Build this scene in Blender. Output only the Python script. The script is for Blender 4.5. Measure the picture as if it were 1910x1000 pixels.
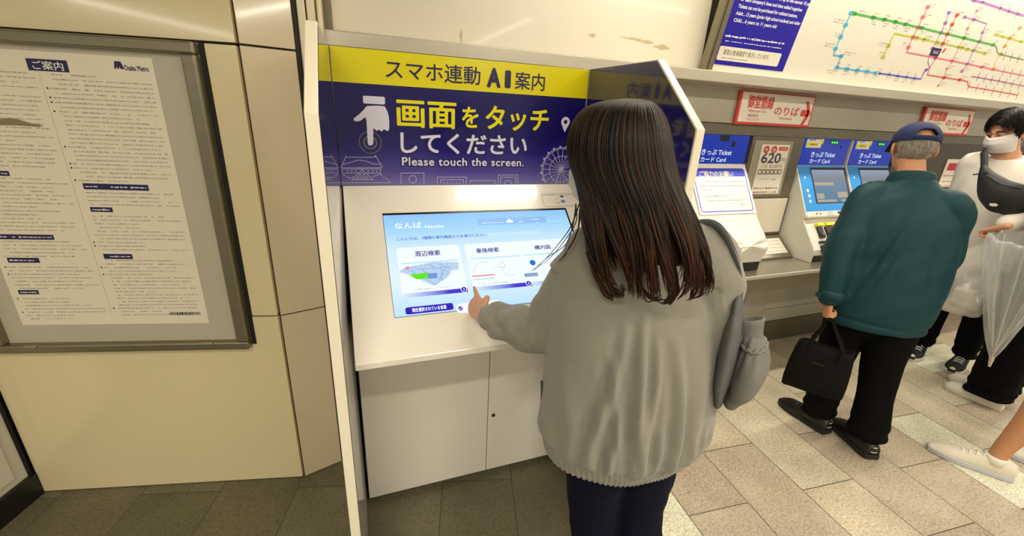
import bpy, bmesh, math, random
import numpy as np
from mathutils import Vector, Matrix

# ---------------------------------------------------------------- scene, camera, light
scene = bpy.context.scene
for _o in list(bpy.data.objects):
    bpy.data.objects.remove(_o)
COL = scene.collection
random.seed(7)
RNG = np.random.RandomState(11)

# camera solved from the photograph's vanishing points (1910 x 1000, principal point at the centre)
FPX = 793.993
CAM = np.array([0.0, 0.0, 1.55])
ROT = np.array([[0.93773668, -0.07476261, 0.33920566],
                [-0.34374262, -0.3400623, 0.87532773],
                [0.04990927, -0.93742636, -0.34458798]])
cam_data = bpy.data.cameras.new('camera')
cam_data.sensor_width = 36.0
cam_data.sensor_fit = 'HORIZONTAL'
cam_data.lens = FPX / 1910.0 * 36.0
cam_data.clip_start = 0.02
cam = bpy.data.objects.new('camera', cam_data)
COL.objects.link(cam)
_r, _u, _b = ROT[:, 0], -ROT[:, 1], -ROT[:, 2]
cam.matrix_world = Matrix(((_r[0], _u[0], _b[0], CAM[0]), (_r[1], _u[1], _b[1], CAM[1]),
                           (_r[2], _u[2], _b[2], CAM[2]), (0, 0, 0, 1)))
scene.camera = cam

scene.view_settings.view_transform = 'Standard'
scene.view_settings.look = 'None'
scene.view_settings.gamma = 1.0
scene.view_settings.use_curve_mapping = False
scene.view_settings.exposure = 0.0

WARM = (1.0, 0.925, 0.77)
world = bpy.data.worlds.new('station_air')
scene.world = world
world.use_nodes = True
world.node_tree.nodes['Background'].inputs['Color'].default_value = (1.0, 0.92, 0.78, 1)
world.node_tree.nodes['Background'].inputs['Strength'].default_value = 0.42

# fluorescent rows of the concourse ceiling, plus an added strip: (x, y, z, length along x, length along y, watts)
LAMPS = [
    (4.85, 1.47, 2.72, 8.3, 0.06, 108),      # row in front of the fare map
    (4.0, -0.75, 2.72, 7.2, 0.06, 122),     # row over the queue
    (-0.62, -0.7, 2.72, 0.9, 0.08, 32),    # short fitting left of the kiosk
    (2.4, -4.2, 2.72, 0.08, 4.0, 72),      # this and the next: rows further back in the concourse
    (-6.2, -5.0, 2.72, 0.08, 4.2, 75),
    (-1.8, -3.4, 2.72, 2.6, 0.08, 150),  # added strip, not a known fitting, placed to brighten the left wall
]
for i, (x, y, z, lx, ly, w) in enumerate(LAMPS):
    ld = bpy.data.lights.new('ceiling_light', 'AREA')
    ld.shape = 'RECTANGLE'
    ld.size, ld.size_y = lx, ly
    ld.energy = w
    ld.color = WARM
    lo = bpy.data.objects.new('ceiling_light', ld)
    lo.location = (x, y, z)
    COL.objects.link(lo)

# ---------------------------------------------------------------- helpers
def srgb(h):
    if isinstance(h, str):
        h = h.lstrip('#')
        c = [int(h[i:i + 2], 16) / 255 for i in (0, 2, 4)]
    else:
        c = [v / 255 for v in h]
    return tuple((v / 12.92 if v <= .04045 else ((v + .055) / 1.055) ** 2.4) for v in c)

def ray(u, v):
    return ROT @ np.array([u - 955.0, v - 500.0, FPX])

def at(u, v, axis, val):
    r = ray(u, v)
    return CAM + r * ((val - CAM[axis]) / r[axis])

def tag(o, label=None, cat=None, group=None, kind=None):
    if label: o['label'] = label
    if cat: o['category'] = cat
    if group: o['group'] = group
    if kind: o['kind'] = kind
    return o

def empty(name, loc=(0, 0, 0), label=None, cat=None, group=None, rz=0.0):
    o = bpy.data.objects.new(name, None)
    o.empty_display_size = 0.05
    COL.objects.link(o)
    o.location = loc
    o.rotation_euler = (0, 0, rz)
    return tag(o, label, cat, group)

_mats = {}
def mat(name, col, rough=.5, metal=0.0, coat=0.0, spec=.5, var=0.0, vscale=8.0, bump=0.0, bscale=60.0, emit=0.0,
        alpha=1.0, sheen=0.0, stretch=None):
    """principled material with optional noise variation of the colour and noise bump"""
    if name in _mats: return _mats[name]
    m = bpy.data.materials.new(name)
    m.use_nodes = True
    nt = m.node_tree
    b = nt.nodes['Principled BSDF']
    c = srgb(col)
    b.inputs['Base Color'].default_value = (*c, 1)
    b.inputs['Roughness'].default_value = rough
    b.inputs['Metallic'].default_value = metal
    b.inputs['Coat Weight'].default_value = coat
    b.inputs['Coat Roughness'].default_value = .06
    b.inputs['Specular IOR Level'].default_value = spec
    b.inputs['Alpha'].default_value = alpha
    if sheen:
        b.inputs['Sheen Weight'].default_value = sheen
        b.inputs['Sheen Roughness'].default_value = .6
    if emit:
        b.inputs['Emission Color'].default_value = (*c, 1)
        b.inputs['Emission Strength'].default_value = emit
        b.inputs['Base Color'].default_value = (c[0] * .1, c[1] * .1, c[2] * .1, 1)
    if var or bump:
        tc = nt.nodes.new('ShaderNodeTexCoord')
        src = tc.outputs['Object']
        if stretch:
            mp = nt.nodes.new('ShaderNodeMapping')
            mp.inputs['Scale'].default_value = stretch
            nt.links.new(src, mp.inputs['Vector'])
            src = mp.outputs['Vector']
        if var:
            n = nt.nodes.new('ShaderNodeTexNoise')
            n.inputs['Scale'].default_value = vscale
            n.inputs['Detail'].default_value = 5
            nt.links.new(src, n.inputs['Vector'])
            mx = nt.nodes.new('ShaderNodeMix')
            mx.data_type = 'RGBA'
            lo = tuple(max(0, v * (1 - var)) for v in c)
            hi = tuple(min(1, v * (1 + var)) for v in c)
            mx.inputs['A'].default_value = (*lo, 1)
            mx.inputs['B'].default_value = (*hi, 1)
            nt.links.new(n.outputs['Fac'], mx.inputs['Factor'])
            nt.links.new(mx.outputs['Result'], b.inputs['Base Color'])
        if bump:
            n2 = nt.nodes.new('ShaderNodeTexNoise')
            n2.inputs['Scale'].default_value = bscale
            n2.inputs['Detail'].default_value = 4
            nt.links.new(src, n2.inputs['Vector'])
            bp = nt.nodes.new('ShaderNodeBump')
            bp.inputs['Strength'].default_value = bump
            bp.inputs['Distance'].default_value = .004
            nt.links.new(n2.outputs['Fac'], bp.inputs['Height'])
            nt.links.new(bp.outputs['Normal'], b.inputs['Normal'])
    _mats[name] = m
    return m

class MB:
    """collects polygons and links them as ONE mesh object"""
    def __init__(s):
        s.v, s.f = [], []
    def add(s, verts, faces):
        k = len(s.v)
        s.v.extend([tuple(float(c) for c in p) for p in verts])
        s.f.extend([tuple(i + k for i in f) for f in faces])
        return s
    def box(s, a, b):
        x0, y0, z0 = a; x1, y1, z1 = b
        return s.add([(x0, y0, z0), (x1, y0, z0), (x1, y1, z0), (x0, y1, z0), (x0, y0, z1), (x1, y0, z1), (x1, y1, z1), (x0, y1, z1)],
                     [(0, 3, 2, 1), (4, 5, 6, 7), (0, 1, 5, 4), (1, 2, 6, 5), (2, 3, 7, 6), (3, 0, 4, 7)])
    def prism(s, poly, d):
        """poly: 3D points of one face, d: extrusion vector"""
        n = len(poly)
        d = np.array(d, float)
        p = [np.array(q, float) for q in poly]
        return s.add(p + [q + d for q in p],
                     [tuple(range(n - 1, -1, -1)), tuple(range(n, 2 * n))] + [(i, (i + 1) % n, n + (i + 1) % n, n + i) for i in range(n)])
    def obox(s, F, x0, x1, y0, y1, z0, z1):
        """box in a frame: F(x, y, z) -> point"""
        c = [F(x, y, z) for z in (z0, z1) for (x, y) in ((x0, y0), (x1, y0), (x1, y1), (x0, y1))]
        return s.add(c, [(0, 3, 2, 1), (4, 5, 6, 7), (0, 1, 5, 4), (1, 2, 6, 5), (2, 3, 7, 6), (3, 0, 4, 7)])
    def tube(s, path, rad, n=12, closed=False, cap=True):
        v, f = tube_geo(path, rad, n, cap)
        return s.add(v, f)
    def build(s, name, m, parent=None, bevel=0.0, smooth=False, kind=None, seg=2):
        me = bpy.data.meshes.new(name)
        me.from_pydata(s.v, [], s.f)
        bm = bmesh.new(); bm.from_mesh(me)
        bmesh.ops.recalc_face_normals(bm, faces=bm.faces)
        bm.to_mesh(me); bm.free()
        return link_mesh(name, me, m, parent, bevel, smooth, kind, seg)

def link_mesh(name, me, m, parent=None, bevel=0.0, smooth=False, kind=None, seg=2):
    o = bpy.data.objects.new(name, me)
    COL.objects.link(o)
    if m: me.materials.append(m)
    if parent is not None:
        o.parent = parent
        # meshes are written in world coordinates: bring them into the parent's frame
        M = Matrix.Identity(4)
        p = parent
        while p is not None:
            M = Matrix.LocRotScale(p.location, p.rotation_euler, None) @ M
            p = p.parent
        me.transform(M.inverted())
    if smooth:
        me.polygons.foreach_set('use_smooth', [True] * len(me.polygons))
    if bevel:
        b = o.modifiers.new('bevel', 'BEVEL')
        b.width = bevel; b.segments = seg; b.limit_method = 'ANGLE'; b.angle_limit = .6
    if kind: o['kind'] = kind
    return o

def cat_rom(P, n):
    """Catmull-Rom resampling of a list of row vectors to about n rows per span"""
    P = np.array(P, float)
    if len(P) < 3:
        t = np.linspace(0, 1, n + 1)[:, None]
        return P[0] * (1 - t) + P[-1] * t
    Q = np.vstack([2 * P[0] - P[1], P, 2 * P[-1] - P[-2]])
    out = []
    for i in range(1, len(Q) - 2):
        p0, p1, p2, p3 = Q[i - 1:i + 3]
        for k in range(n):
            t = k / n
            out.append(.5 * ((2 * p1) + (-p0 + p2) * t + (2 * p0 - 5 * p1 + 4 * p2 - p3) * t * t + (-p0 + 3 * p1 - 3 * p2 + p3) * t ** 3))
    out.append(P[-1])
    return np.array(out)

def tube_geo(path, rad, n=12, cap=True, up=None):
    """loft elliptical rings along a path; rad is a scalar, list of scalars or list of (r_side, r_up)"""
    P = np.array(path, float)
    k = len(P)
    R = np.array(rad, float)
    if R.ndim == 0: R = np.full((k, 2), float(R))
    elif R.ndim == 1: R = np.stack([R, R], 1)
    T = np.gradient(P, axis=0)
    T /= np.linalg.norm(T, axis=1)[:, None] + 1e-12
    if up is None:
        a = np.array([0, 0, 1.]) if abs(T[0][2]) < .9 else np.array([0, 1., 0])
    else:
        a = np.array(up, float)
    verts, faces = [], []
    u = a - T[0] * (a @ T[0]); u /= np.linalg.norm(u)
    ang = np.arange(n) * 2 * np.pi / n
    for i in range(k):
        if up is not None: u = a
        u = u - T[i] * (u @ T[i]); u /= np.linalg.norm(u) + 1e-12
        w = np.cross(T[i], u)
        for t in ang:
            verts.append(P[i] + w * (R[i, 0] * math.cos(t)) + u * (R[i, 1] * math.sin(t)))
    for i in range(k - 1):
        for j in range(n):
            a0, a1 = i * n + j, i * n + (j + 1) % n
            faces.append((a0, a1, a1 + n, a0 + n))
    if cap:
        faces.append(tuple(range(n - 1, -1, -1)))
        faces.append(tuple(range((k - 1) * n, k * n)))
    return verts, faces

# ---------------------------------------------------------------- flat drawing on a plane: print, lettering, screen graphics
_tx = {}
def text_geo(s, bold=0.0, spacing=1.0):
    key = (s, bold, spacing)
    if key in _tx: return _tx[key]
    c = bpy.data.curves.new('lettering_source', 'FONT')
    c.body = s
    c.size = 1.0
    c.resolution_u = 3
    c.offset = bold
    c.space_character = spacing
    o = bpy.data.objects.new('lettering_source', c)
    COL.objects.link(o)
    dg = bpy.context.evaluated_depsgraph_get()
    dg.update()
    me = o.evaluated_get(dg).to_mesh()
    V = np.array([v.co[:] for v in me.vertices]).reshape(-1, 3)
    F = [tuple(p.vertices) for p in me.polygons]
    o.evaluated_get(dg).to_mesh_clear()
    bpy.data.objects.remove(o)
    bpy.data.curves.remove(c)
    _tx[key] = (V, F)
    return _tx[key]

class Sheet:
    """a plane in space: origin, unit right, unit up; graphics sit a hair above it along the normal"""
    def __init__(s, o, r, u):
        s.o = np.array(o, float)
        s.r = np.array(r, float); s.r /= np.linalg.norm(s.r)
        s.u = np.array(u, float); s.u /= np.linalg.norm(s.u)
        s.n = np.cross(s.r, s.u)
    def p(s, x, y, d=0.0):
        return s.o + s.r * x + s.u * y + s.n * d
    def px(s, u, v):
        """the point of this plane seen at a photograph pixel, in plane coordinates"""
        r = ray(u, v)
        q = CAM + r * (((s.o - CAM) @ s.n) / (r @ s.n)) - s.o
        return float(q @ s.r), float(q @ s.u)

class Ink:
    """flat shapes of one colour printed on a sheet"""
    def __init__(s, sheet, d=.0006):
        s.s, s.d, s.m = sheet, d, MB()
    def poly(s, pts):
        s.m.add([s.s.p(x, y, s.d) for x, y in pts], [tuple(range(len(pts)))]); return s
    def rect(s, x0, y0, x1, y1):
        return s.poly([(x0, y0), (x1, y0), (x1, y1), (x0, y1)])
    def rrect(s, x0, y0, x1, y1, r, n=5):
        pts = []
        for cx, cy, a in ((x1 - r, y0 + r, -90), (x1 - r, y1 - r, 0), (x0 + r, y1 - r, 90), (x0 + r, y0 + r, 180)):
            for k in range(n + 1):
                t = math.radians(a + 90 * k / n)
                pts.append((cx + r * math.cos(t), cy + r * math.sin(t)))
        return s.poly(pts)
    def rframe(s, x0, y0, x1, y1, r, w, n=5):
        pts = []
        for cx, cy, a in ((x1 - r, y0 + r, -90), (x1 - r, y1 - r, 0), (x0 + r, y1 - r, 90), (x0 + r, y0 + r, 180)):
            for k in range(n + 1):
                t = math.radians(a + 90 * k / n)
                pts.append((cx + r * math.cos(t), cy + r * math.sin(t)))
        return s.line(pts + [pts[0]], w)
    def disc(s, x, y, r, n=20, ry=None):
        ry = ry or r
        return s.poly([(x + r * math.cos(2 * math.pi * k / n), y + ry * math.sin(2 * math.pi * k / n)) for k in range(n)])
    def ring(s, x, y, r, w, n=32, a0=0, a1=360):
        pts = [(x + r * math.cos(math.radians(a0 + (a1 - a0) * k / n)), y + r * math.sin(math.radians(a0 + (a1 - a0) * k / n))) for k in range(n + 1)]
        return s.line(pts, w)
    def line(s, pts, w):
        P = np.array(pts, float)
        T = np.gradient(P, axis=0)
        closed = np.linalg.norm(P[0] - P[-1]) < 1e-9
        L, R = [], []
        for i in range(len(P)):
            if 0 < i < len(P) - 1: a, b = P[i] - P[i - 1], P[i + 1] - P[i]
            elif closed: a, b = P[-1] - P[-2], P[1] - P[0]
            elif i == 0: a = b = P[1] - P[0]
            else: a = b = P[-1] - P[-2]
            a = a / (np.linalg.norm(a) + 1e-12); b = b / (np.linalg.norm(b) + 1e-12)
            t = a + b; t /= np.linalg.norm(t) + 1e-12
            n = np.array([-t[1], t[0]])
            k = w / 2 / max(.35, abs(n @ np.array([-a[1], a[0]])))
            L.append(P[i] + n * k); R.append(P[i] - n * k)
        m = len(P)
        s.m.add([s.s.p(x, y, s.d) for x, y in L + R], [(i, i + 1, m + i + 1, m + i) for i in range(m - 1)])
        return s
    def text(s, t, x, y, h, align='l', bold=.0, w=None, spacing=1.0):
        """h: em height; w: fit to this width"""
        V, F = text_geo(t, bold, spacing)
        if not len(V): return s
        V = V[:, :2].copy()
        x0, x1 = V[:, 0].min(), V[:, 0].max()
        k = h
        kx = k if w is None else w / max(1e-6, x1 - x0)
        X = (V[:, 0] - x0) * kx
        W = (x1 - x0) * kx
        X = X + x - (W / 2 if align == 'c' else W if align == 'r' else 0)
        s.m.add([s.s.p(a, b, s.d) for a, b in zip(X, V[:, 1] * k + y)], F)
        return s
    def scribble(s, x0, x1, y, h, density=.8, seed=0):
        """a line of print too small to read: short broken strokes"""
        rr = random.Random(seed)
        x = x0
        while x < x1:
            w = h * rr.uniform(.35, 1.6)
            if rr.random() < density:
                a = h * rr.uniform(.16, .34)
                s.rect(x, y - a, min(x + w, x1), y + a * rr.uniform(.3, 1))
            x += w + h * rr.uniform(.1, .5)
        return s
    def build(s, name, m, parent=None):
        return s.m.build(name, m, parent)

def _boxed_text(s, t, x0, y0, x1, y1, bold=0.0, spacing=1.0):
    """lettering stretched into a box of the sheet; bold thickens the strokes"""
    V, F = text_geo(t, 0.0, spacing)
    if not len(V): return s
    X, Y = V[:, 0], V[:, 1]
    kx, ky = (x1 - x0) / (X.max() - X.min()), (y1 - y0) / max(1e-6, Y.max() - Y.min())
    X = (X - X.min()) * kx + x0
    Y = (Y - Y.min()) * ky + y0
    n = 1 if bold <= 0 else (6 if bold < .04 else 12)
    for k in range(n):
        a = 2 * math.pi * k / n
        dx, dy = (bold * kx * math.cos(a), bold * ky * math.sin(a)) if bold > 0 else (0, 0)
        s.m.add([s.s.p(p + dx, q + dy, s.d + .00004 * k) for p, q in zip(X, Y)], F)
    return s
Ink.tbox = _boxed_text
def _pxtext(s, t, bl, tr, bold=0.0, spacing=1.0):
    x0, y0 = s.s.px(*bl); x1, y1 = s.s.px(*tr)
    return s.tbox(t, x0, y0, x1, y1, bold, spacing)
Ink.tpx = _pxtext
def _pxline(s, t, bl, br, h, bold=0.0, spacing=1.0):
    """lettering of height h whose base runs between two photograph pixels"""
    x0, y0 = s.s.px(*bl); x1, y1 = s.s.px(*br); y = (y0 + y1) / 2
    return s.tbox(t, x0, y, x1, y + h, bold, spacing)
Ink.tln = _pxline

def ramp_mat(name, axis, stops, rough=.3, emit=0.0, coat=0.0, gen=False):
    """a printed (or displayed) colour gradient along one object axis: stops = [(coordinate, colour)]"""
    m = bpy.data.materials.new(name); m.use_nodes = True
    nt = m.node_tree; b = nt.nodes['Principled BSDF']
    tc = nt.nodes.new('ShaderNodeTexCoord'); sx = nt.nodes.new('ShaderNodeSeparateXYZ')
    mr = nt.nodes.new('ShaderNodeMapRange'); cr = nt.nodes.new('ShaderNodeValToRGB')
    nt.links.new(tc.outputs['Generated' if gen else 'Object'], sx.inputs[0])
    nt.links.new(sx.outputs['XYZ'[axis] if isinstance(axis, int) else axis], mr.inputs['Value'])
    lo, hi = stops[0][0], stops[-1][0]
    mr.inputs['From Min'].default_value, mr.inputs['From Max'].default_value = lo, hi
    nt.links.new(mr.outputs['Result'], cr.inputs['Fac'])
    el = cr.color_ramp.elements
    while len(el) < len(stops): el.new(.5)
    for e, (p, c) in zip(el, stops):
        e.position = (p - lo) / (hi - lo); e.color = (*srgb(c), 1)
    b.inputs['Roughness'].default_value = rough
    b.inputs['Coat Weight'].default_value = coat
    b.inputs['Coat Roughness'].default_value = .05
    if emit:
        b.inputs['Base Color'].default_value = (.02, .02, .02, 1)
        b.inputs['Specular IOR Level'].default_value = .08
        nt.links.new(cr.outputs['Color'], b.inputs['Emission Color'])
        b.inputs['Emission Strength'].default_value = emit
    else:
        nt.links.new(cr.outputs['Color'], b.inputs['Base Color'])
    return m

# ---------------------------------------------------------------- the station: floor, walls, ceiling
def granite(name, a, b, sx, sy, row, palette, speck=.35):
    """stone slabs in running bond: a = direction of the long joints, b = across them"""
    m = bpy.data.materials.new(name); m.use_nodes = True
    nt = m.node_tree; bs = nt.nodes['Principled BSDF']; L = nt.links.new
    tc = nt.nodes.new('ShaderNodeTexCoord')
    def dot(vec, off):
        d = nt.nodes.new('ShaderNodeVectorMath'); d.operation = 'DOT_PRODUCT'
        L(tc.outputs['Object'], d.inputs[0]); d.inputs[1].default_value = (vec[0], vec[1], 0)
        s = nt.nodes.new('ShaderNodeMath'); s.operation = 'SUBTRACT'
        L(d.outputs['Value'], s.inputs[0]); s.inputs[1].default_value = off
        return s.outputs[0]
    cb = nt.nodes.new('ShaderNodeCombineXYZ')
    L(dot(a, sx), cb.inputs[0]); L(dot(b, sy), cb.inputs[1])
    br = nt.nodes.new('ShaderNodeTexBrick')
    br.offset = .5; br.offset_frequency = 2; br.squash = 1
    L(cb.outputs[0], br.inputs['Vector'])
    br.inputs['Scale'].default_value = 1
    br.inputs['Brick Width'].default_value = .6
    br.inputs['Row Height'].default_value = row
    br.inputs['Mortar Size'].default_value = .0022
    br.inputs['Mortar Smooth'].default_value = .2
    br.inputs['Color1'].default_value = (0, 0, 0, 1); br.inputs['Color2'].default_value = (1, 1, 1, 1)
    br.inputs['Mortar'].default_value = (.5, .5, .5, 1)
    cr = nt.nodes.new('ShaderNodeValToRGB'); cr.color_ramp.interpolation = 'CONSTANT'
    el = cr.color_ramp.elements
    while len(el) < len(palette): el.new(.5)
    for i, (e, c) in enumerate(zip(el, palette)):
        e.position = i / len(palette); e.color = (*srgb(c), 1)
    L(br.outputs['Color'], cr.inputs['Fac'])
    # speckle of the stone
    n1 = nt.nodes.new('ShaderNodeTexNoise'); n1.inputs['Scale'].default_value = 95; n1.inputs['Detail'].default_value = 5; n1.inputs['Roughness'].default_value = .75
    L(tc.outputs['Object'], n1.inputs['Vector'])
    r1 = nt.nodes.new('ShaderNodeMapRange'); r1.inputs['From Min'].default_value = .3; r1.inputs['From Max'].default_value = .7
    r1.inputs['To Min'].default_value = 1 - speck; r1.inputs['To Max'].default_value = 1 + speck * .75
    L(n1.outputs['Fac'], r1.inputs['Value'])
    n2 = nt.nodes.new('ShaderNodeTexNoise'); n2.inputs['Scale'].default_value = 4.5; n2.inputs['Detail'].default_value = 6
    L(tc.outputs['Object'], n2.inputs['Vector'])
    r2 = nt.nodes.new('ShaderNodeMapRange'); r2.inputs['From Min'].default_value = .3; r2.inputs['From Max'].default_value = .7
    r2.inputs['To Min'].default_value = .82; r2.inputs['To Max'].default_value = 1.12
    L(n2.outputs['Fac'], r2.inputs['Value'])
    mu = nt.nodes.new('ShaderNodeMath'); mu.operation = 'MULTIPLY'; L(r1.outputs[0], mu.inputs[0]); L(r2.outputs[0], mu.inputs[1])
    vor = nt.nodes.new('ShaderNodeTexVoronoi'); vor.inputs['Scale'].default_value = 70
    L(tc.outputs['Object'], vor.inputs['Vector'])
    r3 = nt.nodes.new('ShaderNodeMapRange'); r3.inputs['From Min'].default_value = .1; r3.inputs['From Max'].default_value = .25
    r3.inputs['To Min'].default_value = .55; r3.inputs['To Max'].default_value = 1.0
    L(vor.outputs['Distance'], r3.inputs['Value'])
    mu2 = nt.nodes.new('ShaderNodeMath'); mu2.operation = 'MULTIPLY'; L(mu.outputs[0], mu2.inputs[0]); L(r3.outputs[0], mu2.inputs[1])
    vm = nt.nodes.new('ShaderNodeVectorMath'); vm.operation = 'SCALE'
    L(cr.outputs['Color'], vm.inputs[0]); L(mu2.outputs[0], vm.inputs['Scale'])
    mx = nt.nodes.new('ShaderNodeMix'); mx.data_type = 'RGBA'
    L(br.outputs['Fac'], mx.inputs['Factor']); L(vm.outputs[0], mx.inputs['A']); mx.inputs['B'].default_value = (*srgb('4a4434'), 1)
    L(mx.outputs['Result'], bs.inputs['Base Color'])
    bs.inputs['Roughness'].default_value = .42
    bs.inputs['Specular IOR Level'].default_value = .4
    return m

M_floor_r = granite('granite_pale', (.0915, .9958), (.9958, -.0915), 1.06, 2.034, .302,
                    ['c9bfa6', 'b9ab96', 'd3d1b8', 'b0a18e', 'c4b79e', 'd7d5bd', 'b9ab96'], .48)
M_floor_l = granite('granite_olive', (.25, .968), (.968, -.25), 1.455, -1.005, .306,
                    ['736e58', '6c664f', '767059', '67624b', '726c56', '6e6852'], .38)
def slab(name, pts, z0, z1, m, kind='structure'):
    b = MB(); b.prism([(x, y, z0) for x, y in pts], (0, 0, z1 - z0))
    return b.build(name, m, kind=kind)
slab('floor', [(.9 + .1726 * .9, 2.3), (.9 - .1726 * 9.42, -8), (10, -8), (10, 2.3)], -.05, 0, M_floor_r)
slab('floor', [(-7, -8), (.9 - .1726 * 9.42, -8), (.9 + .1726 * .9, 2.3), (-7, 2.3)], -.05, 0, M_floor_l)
M_ceil = mat('ceiling_paint', 'd8d2c2', .8)
slab('ceiling', [(-7, -8), (10, -8), (10, 2.3), (-7, 2.3)], 2.76, 2.82, M_ceil)

M_cream = mat('cream_panel', 'ded0a6', .12, coat=.5, var=.02, vscale=3, spec=.5)
M_taupe = mat('taupe_panel', 'cfc0a2', .12, coat=.5, var=.03, vscale=3)
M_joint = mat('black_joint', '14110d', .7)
M_black = mat('black_plastic', '121212', .45)
M_steel = mat('brushed_steel', 'bdb6a4', .34, metal=.55, var=.1, vscale=14, stretch=(.4, 1, 9))
M_steel_d = mat('dark_steel', '8a8474', .36, metal=.8, var=.12, vscale=10, stretch=(6, 1, .5))
M_white = mat('white_laminate', 'ece6d9', .22, coat=.35)
M_offwhite = mat('off_white_paint', 'e6e0d0', .5, var=.03, vscale=4)

A1 = np.array([-1.273, 1.866]); B1 = np.array([-.289, 1.637]); D1 = np.array([-.119, 1.687])
def wall_frame(P, Q):
    d = (Q - P) / np.linalg.norm(Q - P); n = np.array([d[1], -d[0]])
    return (lambda s, o, z: np.array([P[0] + d[0] * s + n[0] * o, P[1] + d[1] * s + n[1] * o, z])), d, n
F1, d1, n1 = wall_frame(A1, B1)
F2, d2, n2 = wall_frame(B1, D1)
# left wall: black backing with cream enamel panels over it
w = MB(); w.obox(F1, -.12, 1.0, -.12, -.008, 0, 2.76)
wl = w.build('wall_left', M_joint, kind='structure')
for s0, s1, z0, z1 in ((.004, 1.003, 1.7025, 2.75), (.004, 1.003, .004, .7835), (.914, 1.003, .789, 1.6955), (.004, .9, .7835, 1.6955)):
    p = MB(); p.obox(F1, s0, s1, -.02, 0, z0, z1)
    p.build('panel', M_cream, wl, bevel=.0015)
w = MB(); w.obox(F2, .004, .174, -.06, -.008, 0, 2.76)
wc = w.build('wall_corner', M_joint, kind='structure')
for z0, z1 in ((1.7025, 2.75), (.789, 1.6965), (.004, .7835)):
    p = MB(); p.obox(F2, .004, .159, -.02, 0, z0, z1)
    p.build('panel', M_taupe, wc, bevel=.0015)
# side wall at the left edge with a black baseboard
FS, dS, nS = wall_frame(np.array([-1.423, 1.435]), np.array([-1.28, 1.862]))
LS = float(np.linalg.norm(np.array([-1.28, 1.862]) - np.array([-1.423, 1.435])))
w = MB(); w.box((-7, 1.435, 0), (-1.423, 1.55, 2.76)); w.build('wall_return', mat('grey_white_wall', 'cfcabb', .5), kind='structure')
w = MB(); w.obox(FS, 0, LS, -.12, 0, 0, 2.76)
ws = w.build('wall_side', mat('grey_white_wall', 'cfcabb', .5), kind='structure')
p = MB(); p.obox(FS, 0, LS - .06, 0, .012, .14, 2.7); p.build('panel', mat('grey_white_wall', 'cfcabb', .5), ws, bevel=.002)
p = MB(); p.obox(FS, LS - .012, LS, 0, .004, 0, 2.76); p.build('corner_joint', M_joint, ws)
p = MB(); p.obox(FS, 0, LS, 0, .016, 0, .105)
p.build('baseboard_side', mat('black_stone', '171511', .3, var=.5, vscale=30), kind='structure')

# back wall behind the ticket machines
M_under = mat('steel_panel', 'b3ae9f', .42, metal=.35, var=.05, vscale=6)
w = MB(); w.box((-.3, 2.06, 0), (10, 2.16, 2.76))
wb = w.build('wall_back', mat('wall_steel', '7d7668', .38, metal=.7, var=.14, vscale=5, stretch=(3, 1, .6)), kind='structure')
p = MB(); p.box((-.02, 1.905, 1.80), (1.70, 1.96, 2.75))
p.build('panel', mat('stained_panel', 'd9d1bd', .35, var=.05, vscale=2.2, coat=.1), wb)
p = MB(); p.box((-.05, 1.9, 1.785), (1.70, 1.96, 1.80)); p.box((-.05, 1.9, 1.80), (-.02, 1.96, 2.75))
p.build('panel_frame', mat('frame_grey', '77705f', .4, metal=.5), wb)
p = MB(); p.box((-.06, 1.97, 1.55), (10, 2.06, 1.74)); p.build('fascia', M_steel, wb, bevel=.003)
p = MB(); p.box((-.06, 1.985, 1.487), (10, 2.06, 1.548)); p.build('fascia', M_steel_d, wb, bevel=.002)
# brown rust marks on the upper panel
SU = Sheet((0, 1.905, 0), (1, 0, 0), (0, 0, 1))
for (u, v, rx, rz) in ((860, 68, .006, .02), (1235, 88, .045, .010), (1205, 78, .05, .006), (1105, 66, .02, .007), (1180, 72, .06, .004)):
    x, y = SU.px(u, v)
    ink = Ink(SU, .0008)
    ink.poly([(x + rx * (1 + .25 * math.sin(3 * t + u)) * math.cos(t), y + rz * (1 + .3 * math.cos(4 * t)) * math.sin(t)) for t in np.linspace(0, 2 * math.pi, 24)[:-1]])
    ink.build('rust_stain', mat('rust_stain', 'c9b083', .5, alpha=.55), wb)
# long steel ledge
p = MB(); p.prism([(-.06, 1.80, 1.736), (-.06, 1.80, 1.787), (-.06, 1.905, 1.787), (-.06, 1.97, 1.78), (-.06, 1.97, 1.736)], (10, 0, 0))
p.build('trim_1', M_steel, kind='structure', bevel=.003)
# cream metal trim between the corner wall and the back wall
p = MB()
p.box((-.122, 1.70, 0), (-.098, 1.80, 2.76)); p.box((-.094, 1.715, 0), (-.070, 1.80, 2.76)); p.box((-.064, 1.74, 0), (-.052, 1.90, 2.76)); p.box((-.16, 1.76, 0), (-.05, 1.95, 2.76))
p.build('trim_2', mat('cream_metal', 'ded3b4', .3, coat=.2), kind='structure', bevel=.004)
# under the counter: panels and baseboard
for x0, x1, z0, z1, m, nm in ((.95, 2.555, .172, .70, mat('cream_under', 'cdbf9a', .45), 'panel'), (2.562, 2.765, .172, .70, M_under, 'panel'),
                              (2.768, 10, .275, .70, M_under, 'panel'), (2.768, 10, .172, .272, M_under, 'panel')):
    p = MB(); p.box((x0, 2.0, z0), (x1, 2.06, z1)); p.build(nm, m, wb, bevel=.002)
p = MB(); p.box((.95, 1.994, 0), (10, 2.06, .17))
p.build('baseboard_back', mat('olive_stone', '57503c', .35, var=.2, vscale=12), kind='structure')

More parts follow.
